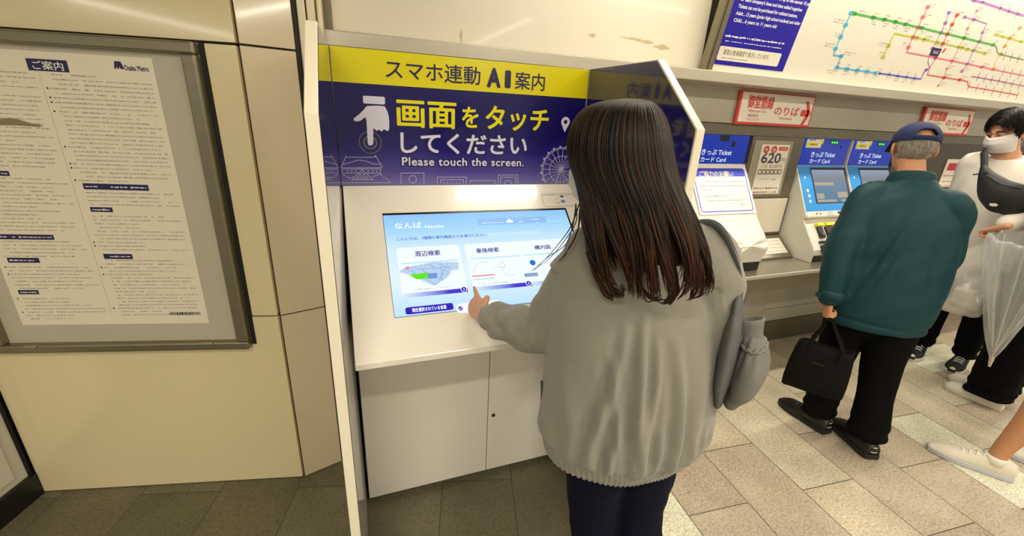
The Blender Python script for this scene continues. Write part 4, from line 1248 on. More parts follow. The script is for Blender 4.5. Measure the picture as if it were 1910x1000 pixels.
def body_geo(J, k=1.0, female=False):
    """skin figure from a dictionary of joints"""
    G = []
    f0, f1 = J['pf'], J['cf']
    pel, nk = np.array(J['pelvis'], float), np.array(J['neck'], float)
    sp = nk - pel
    tor = [pel - V3(0, 0, .07), pel, pel + sp * .32, pel + sp * .66, pel + sp * .88, pel + sp * 1.0]
    rad = [(.135 * k, .088 * k), (.150 * k, .100 * k), (.125 * k, .088 * k), (.145 * k, .098 * k), (.130 * k, .075 * k), (.060 * k, .055 * k)]
    G.append(limb_geo(tor, rad, 20, unit(f0 + f1)))
    hc = np.array(J['head'], float); fr = head_frame(J['hf'], J.get('tilt', 0.0))
    G.append(limb_geo([nk - V3(0, 0, .03), nk + (hc - nk) * .35, hc - fr[2] * .05 * k - fr[1] * .012 * k], [.064 * k, .053 * k, .055 * k], 16))
    G += head_geo(hc, fr, J.get('hk', 1.0) * k)
    for s in 'LR':
        S, E, W = (np.array(J[s + q], float) for q in ('S', 'E', 'W'))
        G.append(limb_geo([nk * .7 + S * .3 - V3(0, 0, .03), S, S * .5 + E * .5, E, E * .45 + W * .55, W], [(.05 * k), .050 * k, .043 * k, .036 * k, .034 * k, .024 * k], 14))
        G += hand_geo(W, np.array(J[s + 'hd'], float), np.array(J[s + 'hn'], float), J[s + 'th'], J.get(s + 'curl', (25, 28, 32, 36)), k=k * J.get('handk', 1.0), thumb_fold=J.get(s + 'tf', .5))
        H, K, A = (np.array(J[s + q], float) for q in ('H', 'K', 'A'))
        T = np.array(J[s + 'toe'], float)
        d = unit(K - H); 
        back = -unit(np.array(J[s + 'toe'], float) * V3(1, 1, 0))
        G.append(limb_geo([H + V3(0, 0, .03), H * .55 + K * .45, K, K * .62 + A * .38 + back * .012, K * .2 + A * .8, A], [.082 * k, .070 * k, .052 * k, .053 * k, .038 * k, .035 * k], 16))
        G.append(limb_geo([A - T * .045 - V3(0, 0, A[2] - .045), A + T * .06 - V3(0, 0, A[2] - .045), A + T * .15 - V3(0, 0, A[2] - .03)], [(.026, .030), (.032, .022), (.024, .013)], 12, V3(0, 0, 1)))
    return G

def shoe(root, A, T, name='shoe', col=None, sole=None, lace=None, L=.265, k=1.0, style='sneaker', heel=.075):
    """one shoe on the floor: A = ankle joint, T = unit toe direction"""
    T = unit(V3(T[0], T[1], 0)); S = V3(T[1], -T[0], 0)
    o = V3(A[0], A[1], 0) - T * heel
    P = lambda a, b, z: o + T * a + S * b + V3(0, 0, z)
    st = [(.000, .028, .030, .082), (.03, .036, .040, .096), (.075, .039, .042, .098), (.115, .042, .036, .086), (.165, .048, .030, .066), (.215, .047, .026, .054), (.248, .039, .020, .044), (L, .021, .016, .026)]
    ring, n = [], 18
    verts, faces = [], []
    Q = cat_rom(np.array(st), 3)
    for a, w, _, h in Q:
        for j in range(n):
            t = 2 * math.pi * j / n
            c, s_ = math.cos(t), math.sin(t)
            zz = .020 + max(0, s_) ** .8 * (h - .020) if s_ > 0 else .020 + s_ * .004
            verts.append(P(a * L / .265, w * np.sign(c) * abs(c) ** .75 * k, zz))
    m_ = len(Q)
    for i in range(m_ - 1):
        for j in range(n): faces.append((i * n + j, i * n + (j + 1) % n, (i + 1) * n + (j + 1) % n, (i + 1) * n + j))
    faces += [tuple(range(n)), tuple(range((m_ - 1) * n, m_ * n))]
    b = MB(); b.add(verts, faces)
    sh = b.build(name, col, root, smooth=True)
    b = MB(); v, f = [], []
    pts = []
    for a, w, _, h in Q: pts.append((a * L / .265, w * 1.07 * k))
    loop = [(a - .004 * (i == 0), w) for i, (a, w) in enumerate(pts)] + [(L + .006, 0)] + [(a - .004 * (i == 0), -w) for i, (a, w) in reversed(list(enumerate(pts)))]
    b.prism([P(a, w, .001) for a, w in loop], (0, 0, .026))
    b.build('sole', sole, sh, bevel=.004)
    if lace is not None:
        b = MB()
        for i in range(4):
            a = .105 + i * .024; zt = np.interp(a, Q[:, 0], Q[:, 3]); w = np.interp(a, Q[:, 0], Q[:, 1]) * .55
            b.tube([P(a, -w, zt - .008), P(a + .006, -w * .4, zt + .001), P(a + .010, w * .4, zt + .001), P(a + .014, w, zt - .008)], .0035, 6)
            b.tube([P(a, w, zt - .008), P(a + .006, w * .4, zt + .002), P(a + .010, -w * .4, zt + .002), P(a + .014, -w, zt - .008)], .0035, 6)
        b.build('laces', lace, sh, smooth=True)
    return sh

def trouser_geo(J, k=1.0, hem=.05, wide=0.0, r=(.105, .085, .075, .070), break_=0.0):
    G = []
    pel = np.array(J['pelvis'], float); f0 = unit(J['pf'])
    G.append(limb_geo([pel - V3(0, 0, .10), pel - V3(0, 0, .03), pel + V3(0, 0, .07), pel + V3(0, 0, .12)], [(.150 * k, .105 * k), (.172 * k, .122 * k), (.160 * k, .112 * k), (.145 * k, .100 * k)], 20, f0))
    for s in 'LR':
        H, K, A = (np.array(J[s + q], float) for q in ('H', 'K', 'A'))
        e = A + V3(0, 0, hem)
        G.append(limb_geo([H + V3(0, 0, .03), H * .55 + K * .45, K, K * .5 + e * .5, e], [r[0] * k, (r[0] * .55 + r[1] * .45) * k, r[1] * k, r[2] * k, r[3] * k], 18, None, 6, False))
    return G

# cloth and skin
M_skin = mat('skin', 'cf9a78', .5, spec=.35, var=.05, vscale=30)
M_skin2 = mat('skin_tan', 'c08a63', .5, spec=.35, var=.05, vscale=30)

def wrinkle(P, seed, amp, freq, stretch=(1, 1, 1)):
    """smooth pseudo-random ripples as a function of position"""
    r = np.random.RandomState(seed)
    q = P * np.array(stretch); s = np.zeros(len(P))
    for i in range(7):
        k = r.randn(3); k /= np.linalg.norm(k); fr = freq * (0.6 + 1.1 * r.rand())
        s += np.sin(q @ k * fr + r.rand() * 6.28 + 1.3 * np.sin(q @ np.roll(k, 1) * fr * .4)) / (1 + .35 * i)
    return s * amp / 2.2

# ---------------------------------------------------------------- the woman at the screen
fw = az(12); rw = V3(fw[1], -fw[0], 0)
W = dict(pelvis=V3(.672, .79, .80), pf=fw, cf=az(4), neck=V3(.600, .800, 1.300), head=V3(.536, .792, 1.462), hf=V3(-.68, .72, -.22), tilt=-.10, hk=.95,
         LS=V3(.512, .828, 1.238), LE=V3(.458, .915, 1.005), LW=V3(.337, 1.090, .975), RS=V3(.770, .740, 1.250), RE=V3(.850, .722, 1.020), RW=V3(.800, .920, .980),
         LH=V3(.600, .800, .74), LK=V3(.625, .815, .42), LA=V3(.640, .765, .085), RH=V3(.755, .775, .74), RK=V3(.765, .775, .42), RA=V3(.775, .725, .085),
         Ltoe=az(2), Rtoe=az(20), Lth=-1, Rth=1, handk=.92)
fin = V3(.3215, 1.2375, .9955)
W['Lhd'] = unit(fin - W['LW'] + V3(.0, 0, .0)); W['Lhn'] = unit(V3(.80, .20, -.50)); W['Lcurl'] = (4, 62, 70, 74); W['Ltf'] = 1.25
W['Rhd'] = unit(V3(-.2, .9, .1)); W['Rhn'] = V3(-.9, -.2, -.2); W['Rcurl'] = (50, 55, 60, 60)
woman = fuse('person', body_geo(W, .93, True), M_skin, None, .0042, 3)
tag(woman, 'person with long brown hair in a grey jacket touching the kiosk screen', 'person')

M_jk = mat('grey_jacket', '837f72', .85, var=.10, vscale=60, bump=.25, bscale=420, sheen=.25, stretch=(1, 1, 3))
tor = [(.676, .79, .690), (.674, .79, .715), (.672, .79, .765), (.664, .79, .86), (.648, .792, 1.0), (.622, .796, 1.13), (.606, .80, 1.225), (.598, .803, 1.285), (.592, .806, 1.32)]
rad = [(.232, .160), (.240, .168), (.246, .175), (.240, .168), (.226, .155), (.205, .132), (.172, .102), (.105, .080), (.075, .066)]
def sleeve(S, E, Wr, r, per=7):
    return limb_geo([S * .9 + E * .1 + V3(0, 0, .0), S * .5 + E * .5, E, E * .5 + Wr * .5, Wr], r, 18, None, per, True)
geo = [limb_geo(tor, rad, 36, az(10), 6, False)]
cuffL = W['LW'] - unit(W['LW'] - W['LE']) * .028
geo.append(limb_geo([V3(.560, .815, 1.245), W['LS'] + V3(.01, 0, -.004), W['LS'] * .5 + W['LE'] * .5, W['LE'], W['LE'] * .5 + cuffL * .5 - V3(0, 0, .004), cuffL * .88 + W['LE'] * .12, cuffL],
                    [.062, .069, .067, .064, .060, .054, .040], 20))
geo.append(limb_geo([V3(.66, .785, 1.245), W['RS'] + V3(-.005, 0, -.004), W['RS'] * .5 + W['RE'] * .5 + V3(.004, 0, 0), W['RE'], W['RE'] * .5 + W['RW'] * .5, W['RW'] * .9 + W['RE'] * .1],
                    [.070, .080, .074, .066, .058, .045], 20))
# hood-like soft collar
geo.append(limb_geo([V3(.598, .80, 1.285), V3(.590, .808, 1.325)], [(.095, .082), (.080, .075)], 24, az(8)))
FOLDS = [((.0, 1.08), (-.33, .725), .050, .026), ((-.10, 1.02), (-.06, .745), .042, .018), ((.37, 1.10), (.18, .73), .050, .026), ((.50, 1.05), (.37, .73), .042, .018),
         ((.93, 1.05), (.73, .73), .055, .021), ((-.65, .98), (-.54, .80), .08, .008), ((1.25, 1.0), (1.15, .74), .07, .010), ((-1.1, 1.0), (-.95, .74), .09, .007), ((-.20, .86), (-.20, .725), .035, .010), ((.05, .86), (.03, .73), .04, .011), ((.55, .86), (.56, .73), .045, .010)]
def jdisp(P, N):
    P = P.copy()
    zc = [t[2] for t in tor]; cx = np.interp(P[:, 2], zc, [t[0] for t in tor]); cy = np.interp(P[:, 2], zc, [t[1] for t in tor])
    dx, dy = P[:, 0] - cx, P[:, 1] - cy
    # angle from the direction that looks back at the room behind her
    ca = V3(-.66, -.75, 0); cr = V3(.75, -.66, 0)
    u = dx * ca[0] + dy * ca[1]; v = dx * cr[0] + dy * cr[1]
    phi = np.arctan2(v, u)
    inside = (np.hypot(dx, dy) < np.interp(P[:, 2], zc, [r[0] for r in rad]) * 1.12) & (P[:, 2] < 1.2)
    d = np.zeros(len(P))
    for (p1, z1), (p0, z0), w, a in FOLDS:
        t = np.clip((P[:, 2] - z0) / (z1 - z0), -.3, 1.3)
        pc = p0 + (p1 - p0) * t + .05 * np.sin(t * 4 + p0 * 9)
        env = np.clip(1.15 - t, 0, 1) ** .6 * np.clip((P[:, 2] - .715) / .05, 0, 1)
        q = (phi - pc) / (w * 1.5)
        d += a * env * (np.exp(-q * q) - .45 * np.exp(-((np.abs(q) - 1.9) ** 2) * 1.5))
    d *= inside
    rib = np.clip((.742 - P[:, 2]) / .012, 0, 1) * inside
    d += rib * .0024 * np.sin(phi * 92) - rib * .004
    pk = np.clip(1 - np.abs(P[:, 2] - .775) / .05, 0, 1) * inside
    d += pk * .004 * np.sin(phi * 31 + 3 * np.sin(phi * 5))
    arm = (~inside)
    d += arm * wrinkle(P, 5, .0075, 42) + inside * wrinkle(P, 8, .0035, 26, (1, 1, .35))
    # gathers at the left cuff and in the crook of the elbow
    ax = unit(cuffL - W['LE']); s = (P - W['LE']) @ ax; rr_ = np.linalg.norm(P - W['LE'] - s[:, None] * ax, axis=1)
    near = (rr_ < .1) & (s > -.06) & (s < .24) & arm
    d += near * .0045 * np.sin(s * 70 + rr_ * 60 + 2 * np.sin(P[:, 2] * 60)) * np.clip((s + .02) / .1, .2, 1)
    return P + N * d[:, None]
jk = fuse('jacket', geo, M_jk, woman, .0052, 5, jdisp)
# cuff and pocket slit
cb = MB(); ax = unit(W['LW'] - W['LE'])
cb.tube([cuffL + ax * t for t in (-.012, 0, .014, .020)], [.039, .040, .036, .030], 24)
cb.build('cuff', mat('grey_rib', '98948c', .85, bump=.4, bscale=300), jk, smooth=True)
sl = MB()
pz = np.linspace(.905, .80, 9)
pts = []
for i, z in enumerate(pz):
    a = -1.02 - .03 * i / 8
    cx = np.interp(z, [t[2] for t in tor], [t[0] for t in tor]); cy = np.interp(z, [t[2] for t in tor], [t[1] for t in tor])
    u_, v_ = math.cos(a), math.sin(a)
    d_ = V3(-.66, -.75, 0) * u_ + V3(.75, -.66, 0) * v_
    la, lb = d_ @ rw, d_ @ fw
    r_ = 1 / math.sqrt((la / .240) ** 2 + (lb / .168) ** 2)
    pts.append(V3(cx, cy, z) + d_ * (r_ + .002))
sl.tube(pts, .0032, 6); sl.build('pocket_slit', mat('slit_dark', '3b3935', .8), jk)

M_jean = mat('indigo_denim', '0b0f22', .85, spec=.15, var=.25, vscale=40, bump=.2, bscale=500)
def jeans_disp(P, N):
    return P + N * (wrinkle(P, 3, .004, 34, (1, 1, 1.6)))[:, None]
je = fuse('jeans', trouser_geo(W, .95, .06, r=(.102, .082, .074, .072)), M_jean, woman, .006, 4, jeans_disp)
for s_ in 'LR':
    shoe(woman, W[s_ + 'A'], W[s_ + 'toe'], 'shoe', mat('dark_shoe', '23222a', .5), mat('grey_sole', '8c8880', .6), None, .24)
# mask
fr = head_frame(W['hf'], W['tilt'])
def face_mask(root, c, fr, k, col):
    x, y, z = fr
    v, f = [], []
    nu, nv = 22, 14
    for i in range(nv):
        t = i / (nv - 1)
        zz = -.002 - .108 * t
        wid = .0785 - .012 * t ** 2 - .008 * (1 - t) ** 3
        dep = .110 + .022 * math.sin(math.pi * min(1, t * 1.15)) ** .8 - .022 * t ** 3
        dep += .0022 * math.sin(t * 22)
        for j in range(nu):
            a = (j / (nu - 1) - .5) * math.pi * .94
            ridge = .014 * math.exp(-(a / .22) ** 2) * max(0, 1 - t * 2.2)
            v.append(c + x * wid * math.sin(a) * k + y * ((dep + ridge) * (math.cos(a) * .93 + .07) - .004 * (1 - abs(a) / 1.5)) * k * (1 if abs(a) < 1.3 else 1) + z * (zz + .012 * (abs(a) / 1.5) * (1 - 2 * t)) * k)
    for i in range(nv - 1):
        for j in range(nu - 1): f.append((i * nu + j, i * nu + j + 1, (i + 1) * nu + j + 1, (i + 1) * nu + j))
    b = MB(); b.add(v, f); o = b.build('face_mask', col, root, smooth=True)
    s = o.modifiers.new('thickness', 'SOLIDIFY'); s.thickness = .0016
    b = MB()
    for s_ in (1, -1):
        L = lambda a, b_, d: c + x * a * s_ * k + y * b_ * k + z * d * k
        b.tube(cat_rom([L(.071, .010, -.012), L(.080, -.012, .016), L(.086, -.028, .0), L(.083, -.024, -.03), L(.071, .004, -.085)], 5), .0012, 6)
    b.build('ear_loop', col, o, smooth=True)
    return o
M_mask = mat('mask_white', 'ded9d2', .7)
face_mask(woman, W['head'], fr, .93 * .95, M_mask)

# long hair: an inner volume and a few hundred locks that fall over the back
rows = [(187, 1160, 1208, .94, .03), (193, 1125, 1222, .94, .06), (206, 1094, 1234, .94, .082), (228, 1075, 1244, .94, .097), (260, 1064, 1251, .935, .105), (300, 1063, 1258, .93, .105),
        (340, 1076, 1271, .915, .095), (380, 1086, 1289, .895, .078), (420, 1092, 1306, .875, .062), (460, 1100, 1318, .860, .050), (500, 1108, 1324, .850, .042), (530, 1118, 1318, .845, .036), (552, 1130, 1302, .842, .028)]
HR = []
for (yv, xl, xr, d, dep) in rows:
    a, b_ = ray(xl, yv), ray(xr, yv)
    a = CAM + a / math.hypot(a[0], a[1]) * d; b_ = CAM + b_ / math.hypot(b_[0], b_[1]) * d
    c = (a + b_) / 2; sd = b_ - a
    HR.append((*c, np.linalg.norm(sd) / 2, dep))
HR = np.array(HR)
sd = unit(V3(.83, -.56, 0)); aw = unit(V3(.56, .83, 0))
tt = np.linspace(0, 1, len(HR)); HF = cat_rom(HR, 6); tf = np.linspace(0, 1, len(HF))
def hair_at(t, ph, sc=1.0):
    q = np.array([np.interp(t, tf, HF[:, i]) for i in range(5)])
    return q[:3] + sd * q[3] * sc * math.cos(ph) + aw * q[4] * sc * math.sin(ph)
inner = []
v, f = [], []
NR, NP_ = 46, 40
for i in range(NR):
    t = i / (NR - 1) * .80
    for j in range(NP_):
        ph = 2 * math.pi * j / NP_
        v.append(hair_at(t, ph, .93 if t < .55 else .93 - .30 * (t - .55) / .25))
for i in range(NR - 1):
    for j in range(NP_): f.append((i * NP_ + j, i * NP_ + (j + 1) % NP_, (i + 1) * NP_ + (j + 1) % NP_, (i + 1) * NP_ + j))
f += [tuple(range(NP_)), tuple(range((NR - 1) * NP_, NR * NP_))]
hb = MB(); hb.add(v, f)
def hair_mat(name, dark, light, z0, z1, rough=.38):
    m = bpy.data.materials.new(name); m.use_nodes = True
    nt = m.node_tree; b = nt.nodes['Principled BSDF']; L = nt.links.new
    tc = nt.nodes.new('ShaderNodeTexCoord'); sx = nt.nodes.new('ShaderNodeSeparateXYZ'); L(tc.outputs['Object'], sx.inputs[0])
    mr = nt.nodes.new('ShaderNodeMapRange'); mr.inputs['From Min'].default_value = z1; mr.inputs['From Max'].default_value = z0
    L(sx.outputs['Z'], mr.inputs['Value'])
    gi = nt.nodes.new('ShaderNodeNewGeometry')
    ad = nt.nodes.new('ShaderNodeMath'); ad.operation = 'MULTIPLY_ADD'; ad.inputs[1].default_value = .75; 
    L(gi.outputs['Random Per Island'], ad.inputs[0])
    m2 = nt.nodes.new('ShaderNodeMath'); m2.operation = 'MULTIPLY'; m2.inputs[1].default_value = .55; L(mr.outputs[0], m2.inputs[0]); L(m2.outputs[0], ad.inputs[2])
    ad2 = nt.nodes.new('ShaderNodeMath'); ad2.operation = 'SUBTRACT'; ad2.inputs[1].default_value = .22; ad2.use_clamp = True; L(ad.outputs[0], ad2.inputs[0])
    mx = nt.nodes.new('ShaderNodeMix'); mx.data_type = 'RGBA'
    mx.inputs['A'].default_value = (*srgb(dark), 1); mx.inputs['B'].default_value = (*srgb(light), 1)
    L(ad2.outputs[0], mx.inputs['Factor']); L(mx.outputs['Result'], b.inputs['Base Color'])
    b.inputs['Roughness'].default_value = rough; b.inputs['Specular IOR Level'].default_value = .18
    return m
M_hair = hair_mat('brown_hair', '0f0906', '4d2b14', 1.02, 1.40, .45)
hair = hb.build('hair', M_hair, woman, smooth=True)
lk = MB()
rs = np.random.RandomState(4)
for i in range(1500):
    ph = rs.rand() * 2 * math.pi if i % 5 else math.pi + rs.rand() * math.pi     # more of them on the side that shows
    t1 = 1 - .42 * rs.rand() ** 1.5 - .10 * max(0, abs(math.cos(ph)) - .3)
    if math.sin(ph) > .2: t1 = .55 + .35 * rs.rand()
    n = 24
    sc0 = .97 + .06 * rs.rand(); wv = rs.rand() * 6.28; am = .005 + .009 * rs.rand()
    clump = round(ph / .30) * .30 + .10 * math.sin(round(ph / .30) * 5.1)
    pts, rr_ = [], []
    for q in range(n):
        t = t1 * q / (n - 1)
        e = max(0, (t - .45) / .55)
        p_ = ph + (clump - ph) * .85 * e ** 1.5 + .05 * math.sin(wv + t * 7) * e
        p = hair_at(t, p_, sc0 + .03 * math.sin(wv * 2 + t * 9) * e - .10 * e ** 4 * rs.rand())
        p = p + sd * am * math.sin(t * 11 + clump * 7 + .6 * math.sin(wv)) * e + aw * am * .6 * math.cos(t * 12 + wv) * e
        pts.append(p); rr_.append((.0017 + .0010 * math.sin(q / (n - 1) * math.pi)) * (1 - .75 * max(0, (q / (n - 1) - .75) / .25)))
    v, f = tube_geo(pts, rr_, 5)
    lk.add(v, f)
# wisps over the left shoulder and curls at the ends
for k, (pts) in enumerate([[(1072, 380, .93), (1068, 420, .92), (1052, 455, .93), (1020, 480, .96), (990, 505, .98)], [(1080, 395, .92), (1075, 435, .90), (1058, 470, .92), (1040, 488, .94)],
                           [(1100, 470, .86), (1112, 510, .85), (1128, 545, .85), (1138, 556, .86), (1146, 548, .86)], [(1120, 480, .86), (1135, 530, .85), (1150, 552, .85), (1160, 548, .85), (1163, 536, .86)],
                           [(1300, 470, .86), (1312, 510, .85), (1302, 545, .85), (1288, 558, .85)], [(1180, 500, .84), (1198, 540, .84), (1215, 560, .84), (1232, 556, .84)], [(1250, 500, .84), (1262, 540, .84), (1250, 562, .84), (1234, 560, .84)]]):
    for q in range(9 if k > 1 else 3):
        P_ = []
        for (u_, v_, d_) in pts:
            r_ = ray(u_ + rs.randn() * 4, v_ + rs.randn() * 3); P_.append(CAM + r_ / math.hypot(r_[0], r_[1]) * (d_ + rs.randn() * .004))
        c_ = cat_rom(P_, 6)
        v, f = tube_geo(c_, np.linspace(.0032, .0008, len(c_)) * (.5 if k < 2 else 1), 5); lk.add(v, f)
lk.build('locks', M_hair, hair, smooth=True)

# her grey shoulder bag on the right side
bag = empty('shoulder_bag', (.87, .69, .885), 'grey fabric shoulder bag with a gathered pocket behind the long-haired woman\'s right arm', 'bag')
M_bag = mat('grey_bag_cloth', '5d5c5a', .8, var=.06, vscale=50, bump=.2, bscale=400)
M_bag2 = mat('grey_bag_pocket', '73706b', .75, var=.05, vscale=50, bump=.2, bscale=400)
bf = az(50); br_ = V3(bf[1], -bf[0], 0); bc = V3(.872, .692, 0)
def bp_(a, b_, z): return bc + bf * a + br_ * b_ + V3(0, 0, z)
main = [limb_geo([bp_(.0, .004, .905), bp_(.0, .0, .95), bp_(.0, -.002, 1.03), bp_(.0, -.004, 1.10), bp_(.0, -.006, 1.135)], [(.018, .095), (.026, .110), (.026, .112), (.020, .105), (.010, .09)], 26, bf, 6)]
def bag_disp(P, N): return P + N * wrinkle(P, 15, .003, 30, (1, 1, .6))[:, None]
fuse('body', main, M_bag, bag, .0055, 3, bag_disp)
pocket = [limb_geo([bp_(-.01, .040, .905), bp_(-.01, .050, .94), bp_(-.01, .056, .99), bp_(-.01, .052, 1.03), bp_(-.01, .046, 1.05)], [(.022, .070), (.036, .088), (.040, .090), (.034, .074), (.026, .058)], 30, bf, 6)]
def pk_disp(P, N):
    a = np.arctan2((P - bc) @ bf + .01, (P - bc) @ br_ - .05)
    g = np.clip((P[:, 2] - .96) / .08, 0, 1)
    return P + N * (wrinkle(P, 21, .003, 30) + .0022 * g * np.sin(a * 17))[:, None]
pk_ = fuse('front_pocket', pocket, M_bag2, bag, .005, 3, pk_disp)
gb = MB(); n = 48; ring = []
for i in range(n + 1):
    a = 2 * math.pi * i / n
    ring.append(bp_(-.01 + .060 * math.sin(a), .047 + .030 * math.cos(a), 1.050 + .003 * math.sin(a * 13)))
gb.tube(ring, [.0045 + .0006 * math.sin(i * 2.1) for i in range(n + 1)], 8)
gb.build('gathered_rim', M_bag2, pk_, smooth=True)
tb = MB(); v, f = [], []
for i, (z, r_) in enumerate(((1.045, .026), (1.075, .026), (1.10, .028), (1.112, .031), (1.112, .027), (1.085, .024), (1.06, .022))):
    for j in range(24):
        a = 2 * math.pi * j / 24
        v.append(bp_(-.02 + r_ * 1.1 * math.sin(a), .046 + r_ * math.cos(a) - (z - 1.04) * .25, z + .012 * math.cos(a + .5) * (i > 1)))
for i in range(6):
    for j in range(24): f.append((i * 24 + j, i * 24 + (j + 1) % 24, (i + 1) * 24 + (j + 1) % 24, (i + 1) * 24 + j))
f.append(tuple(range(6 * 24, 7 * 24))); tb.add(v, f); tb.build('bottle_sleeve', M_bag2, bag, smooth=True)
for dx in (-.035, .035):
    st = MB()
    pth = cat_rom([bp_(dx, -.004, 1.12), bp_(dx * .8 - .01, -.012, 1.19), W['RS'] + V3(.030, -.060, .020) + bf * dx * .4, W['RS'] + V3(-.005, -.02, .083) + bf * dx * .3, W['RS'] + V3(.0, .07, .035) + bf * dx * .3, W['RS'] + V3(.06, .10, -.08), bp_(.105 + dx * .2, -.004, 1.10)], 7)
    v, f = tube_geo(pth, [(.0035, .012)] * len(pth), 8, True, None); st.add(v, f)
    st.build('strap', M_bag, bag, smooth=True)

# ---------------------------------------------------------------- the man in the blue cap
fo, ro = az(44), az(134)
O = dict(pelvis=V3(2.315, 1.12, .82), pf=az(30), cf=fo, neck=V3(2.365, 1.195, 1.345), head=V3(2.405, 1.252, 1.480), hf=V3(math.sin(math.radians(42)), math.cos(math.radians(42)), -.16), hk=.97,
         LS=V3(2.255, 1.275, 1.262), LE=V3(2.140, 1.245, 1.020), LW=V3(2.090, 1.195, .790), RS=V3(2.436, 1.042, 1.250), RE=V3(2.500, 1.035, 1.010), RW=V3(2.610, 1.190, 1.000),
         LH=V3(2.265, 1.185, .78), LK=V3(2.300, 1.215, .42), LA=V3(2.312, 1.200, .085), RH=V3(2.360, 1.060, .78), RK=V3(2.378, 1.035, .42), RA=V3(2.375, .995, .085),
         Ltoe=az(2), Rtoe=az(23), Lth=-1, Rth=1, handk=.95)
O['Lhd'] = unit(V3(.03, .05, -1)); O['Lhn'] = unit(V3(.8, -.5, 0)); O['Lcurl'] = (72, 78, 82, 84); O['Ltf'] = .9
O['Rhd'] = unit(V3(.5, .8, .1)); O['Rhn'] = unit(V3(-.5, .3, -.8))
M_skin_o = mat('skin_older', 'c28c68', .55, spec=.3, var=.07, vscale=40)
oldman = fuse('person', body_geo(O, .93), M_skin_o, None, .0048, 3)
tag(oldman, 'person in a navy cap and teal green jacket holding a black tote', 'person')
M_green = mat('teal_jacket', '05343b', .6, spec=.3, var=.06, vscale=20, bump=.1, bscale=300)
tor = [(2.318, 1.115, .672), (2.318, 1.118, .72), (2.322, 1.125, .85), (2.335, 1.145, 1.02), (2.345, 1.165, 1.16), (2.352, 1.178, 1.25), (2.362, 1.19, 1.315), (2.366, 1.196, 1.345)]
rad = [(.198, .148), (.204, .154), (.222, .160), (.226, .155), (.216, .140), (.180, .110), (.105, .085), (.080, .075)]
geo = [limb_geo(tor, rad, 32, fo, 6, False)]
ce = lambda a, b, t: a * (1 - t) + b * t
cL = ce(O['LE'], O['LW'], .93); cR = ce(O['RE'], O['RW'], .93)
geo.append(limb_geo([V3(2.32, 1.22, 1.262), O['LS'], ce(O['LS'], O['LE'], .5), O['LE'], ce(O['LE'], cL, .5), cL], [.066, .072, .072, .070, .066, .054], 20))
geo.append(limb_geo([V3(2.39, 1.12, 1.262), O['RS'], ce(O['RS'], O['RE'], .5), O['RE'], ce(O['RE'], cR, .5), cR], [.064, .063, .068, .066, .060, .048], 20))
def odisp(P, N):
    c = np.array([np.interp(P[:, 2], [t[2] for t in tor], [t[i] for t in tor]) for i in (0, 1)]).T
    d = P[:, :2] - c
    ph = np.arctan2(d @ np.array([ro[0], ro[1]]), -(d @ np.array([fo[0], fo[1]])))
    z = P[:, 2]
    s = wrinkle(P, 31, .006, 20, (1, 1, .55)) + wrinkle(P, 32, .0025, 48)
    # creases that run from the shoulder blades down to the left elbow
    t = np.clip((z - .80) / .42, -.2, 1.2)
    for p0, p1, w, a in ((-1.0, -.25, .14, .022), (-.78, .1, .10, .010), (-.3, .3, .14, .006), (.75, .5, .14, .008)):
        q = (ph - (p0 + (p1 - p0) * t)) / w
        s -= a * np.exp(-q * q) * np.clip(1 - np.abs(t - .5) * 1.6, 0, 1)
    s -= .006 * np.exp(-((z - .715) / .010) ** 2)
    return P + N * s[:, None]
oj = fuse('jacket', geo, M_green, oldman, .0062, 5, odisp)
cb = MB()
xo, yo, zo = unit(np.cross(fo, V3(0, 0, 1))), fo, V3(0, 0, 1)
ring = []
v, f = [], []
for i, (h, a, b_, tilt) in enumerate(((-.045, .096, .088, 0), (-.012, .088, .082, 0), (.016, .080, .076, 0), (.022, .077, .073, 0), (.016, .072, .068, 0), (-.03, .070, .066, 0))):
    for j in range(32):
        t = 2 * math.pi * j / 32
        v.append(O['neck'] + V3(.003, .003, 0) + xo * a * math.cos(t) + yo * (b_ * math.sin(t)) + zo * (h + .01 - .022 * math.sin(t)))
for i in range(5):
    for j in range(32): f.append((i * 32 + j, i * 32 + (j + 1) % 32, (i + 1) * 32 + (j + 1) % 32, (i + 1) * 32 + j))
cb.add(v, f); cb.build('collar', M_green, oj, smooth=True)
cb = MB(); ax = unit(O['LW'] - O['LE'])
cb.tube([cL + ax * t for t in (-.02, .0, .018, .022)], [.055, .054, .050, .044], 24); cb.build('cuff', M_green, oj, smooth=True)
tb = MB(); tb.prism([cL - ax * .012 + V3(-.054, .01, .0), cL - ax * .012 + V3(-.054, .035, 0), cL + ax * .012 + V3(-.052, .035, 0), cL + ax * .012 + V3(-.052, .01, 0)], (-.012, .0, .006)); tb.build('cuff_tab', M_green, oj, bevel=.003)
M_blackcl = mat('black_cloth', '0a0909', .9, spec=.1, var=.3, vscale=30, bump=.15, bscale=300)
def tdisp(seed, amp):
    return lambda P, N: P + N * (wrinkle(P, seed, amp, 26, (1, 1, .8)) + .006 * np.sin(P[:, 2] * 95 + P[:, 0] * 20) * np.clip((.22 - P[:, 2]) / .15, 0, 1))[:, None]
fuse('trousers', trouser_geo(O, .98, .0, r=(.104, .084, .078, .082)), M_blackcl, oldman, .0065, 4, tdisp(41, .006))
M_shoeblk = mat('black_leather', '14120f', .4)
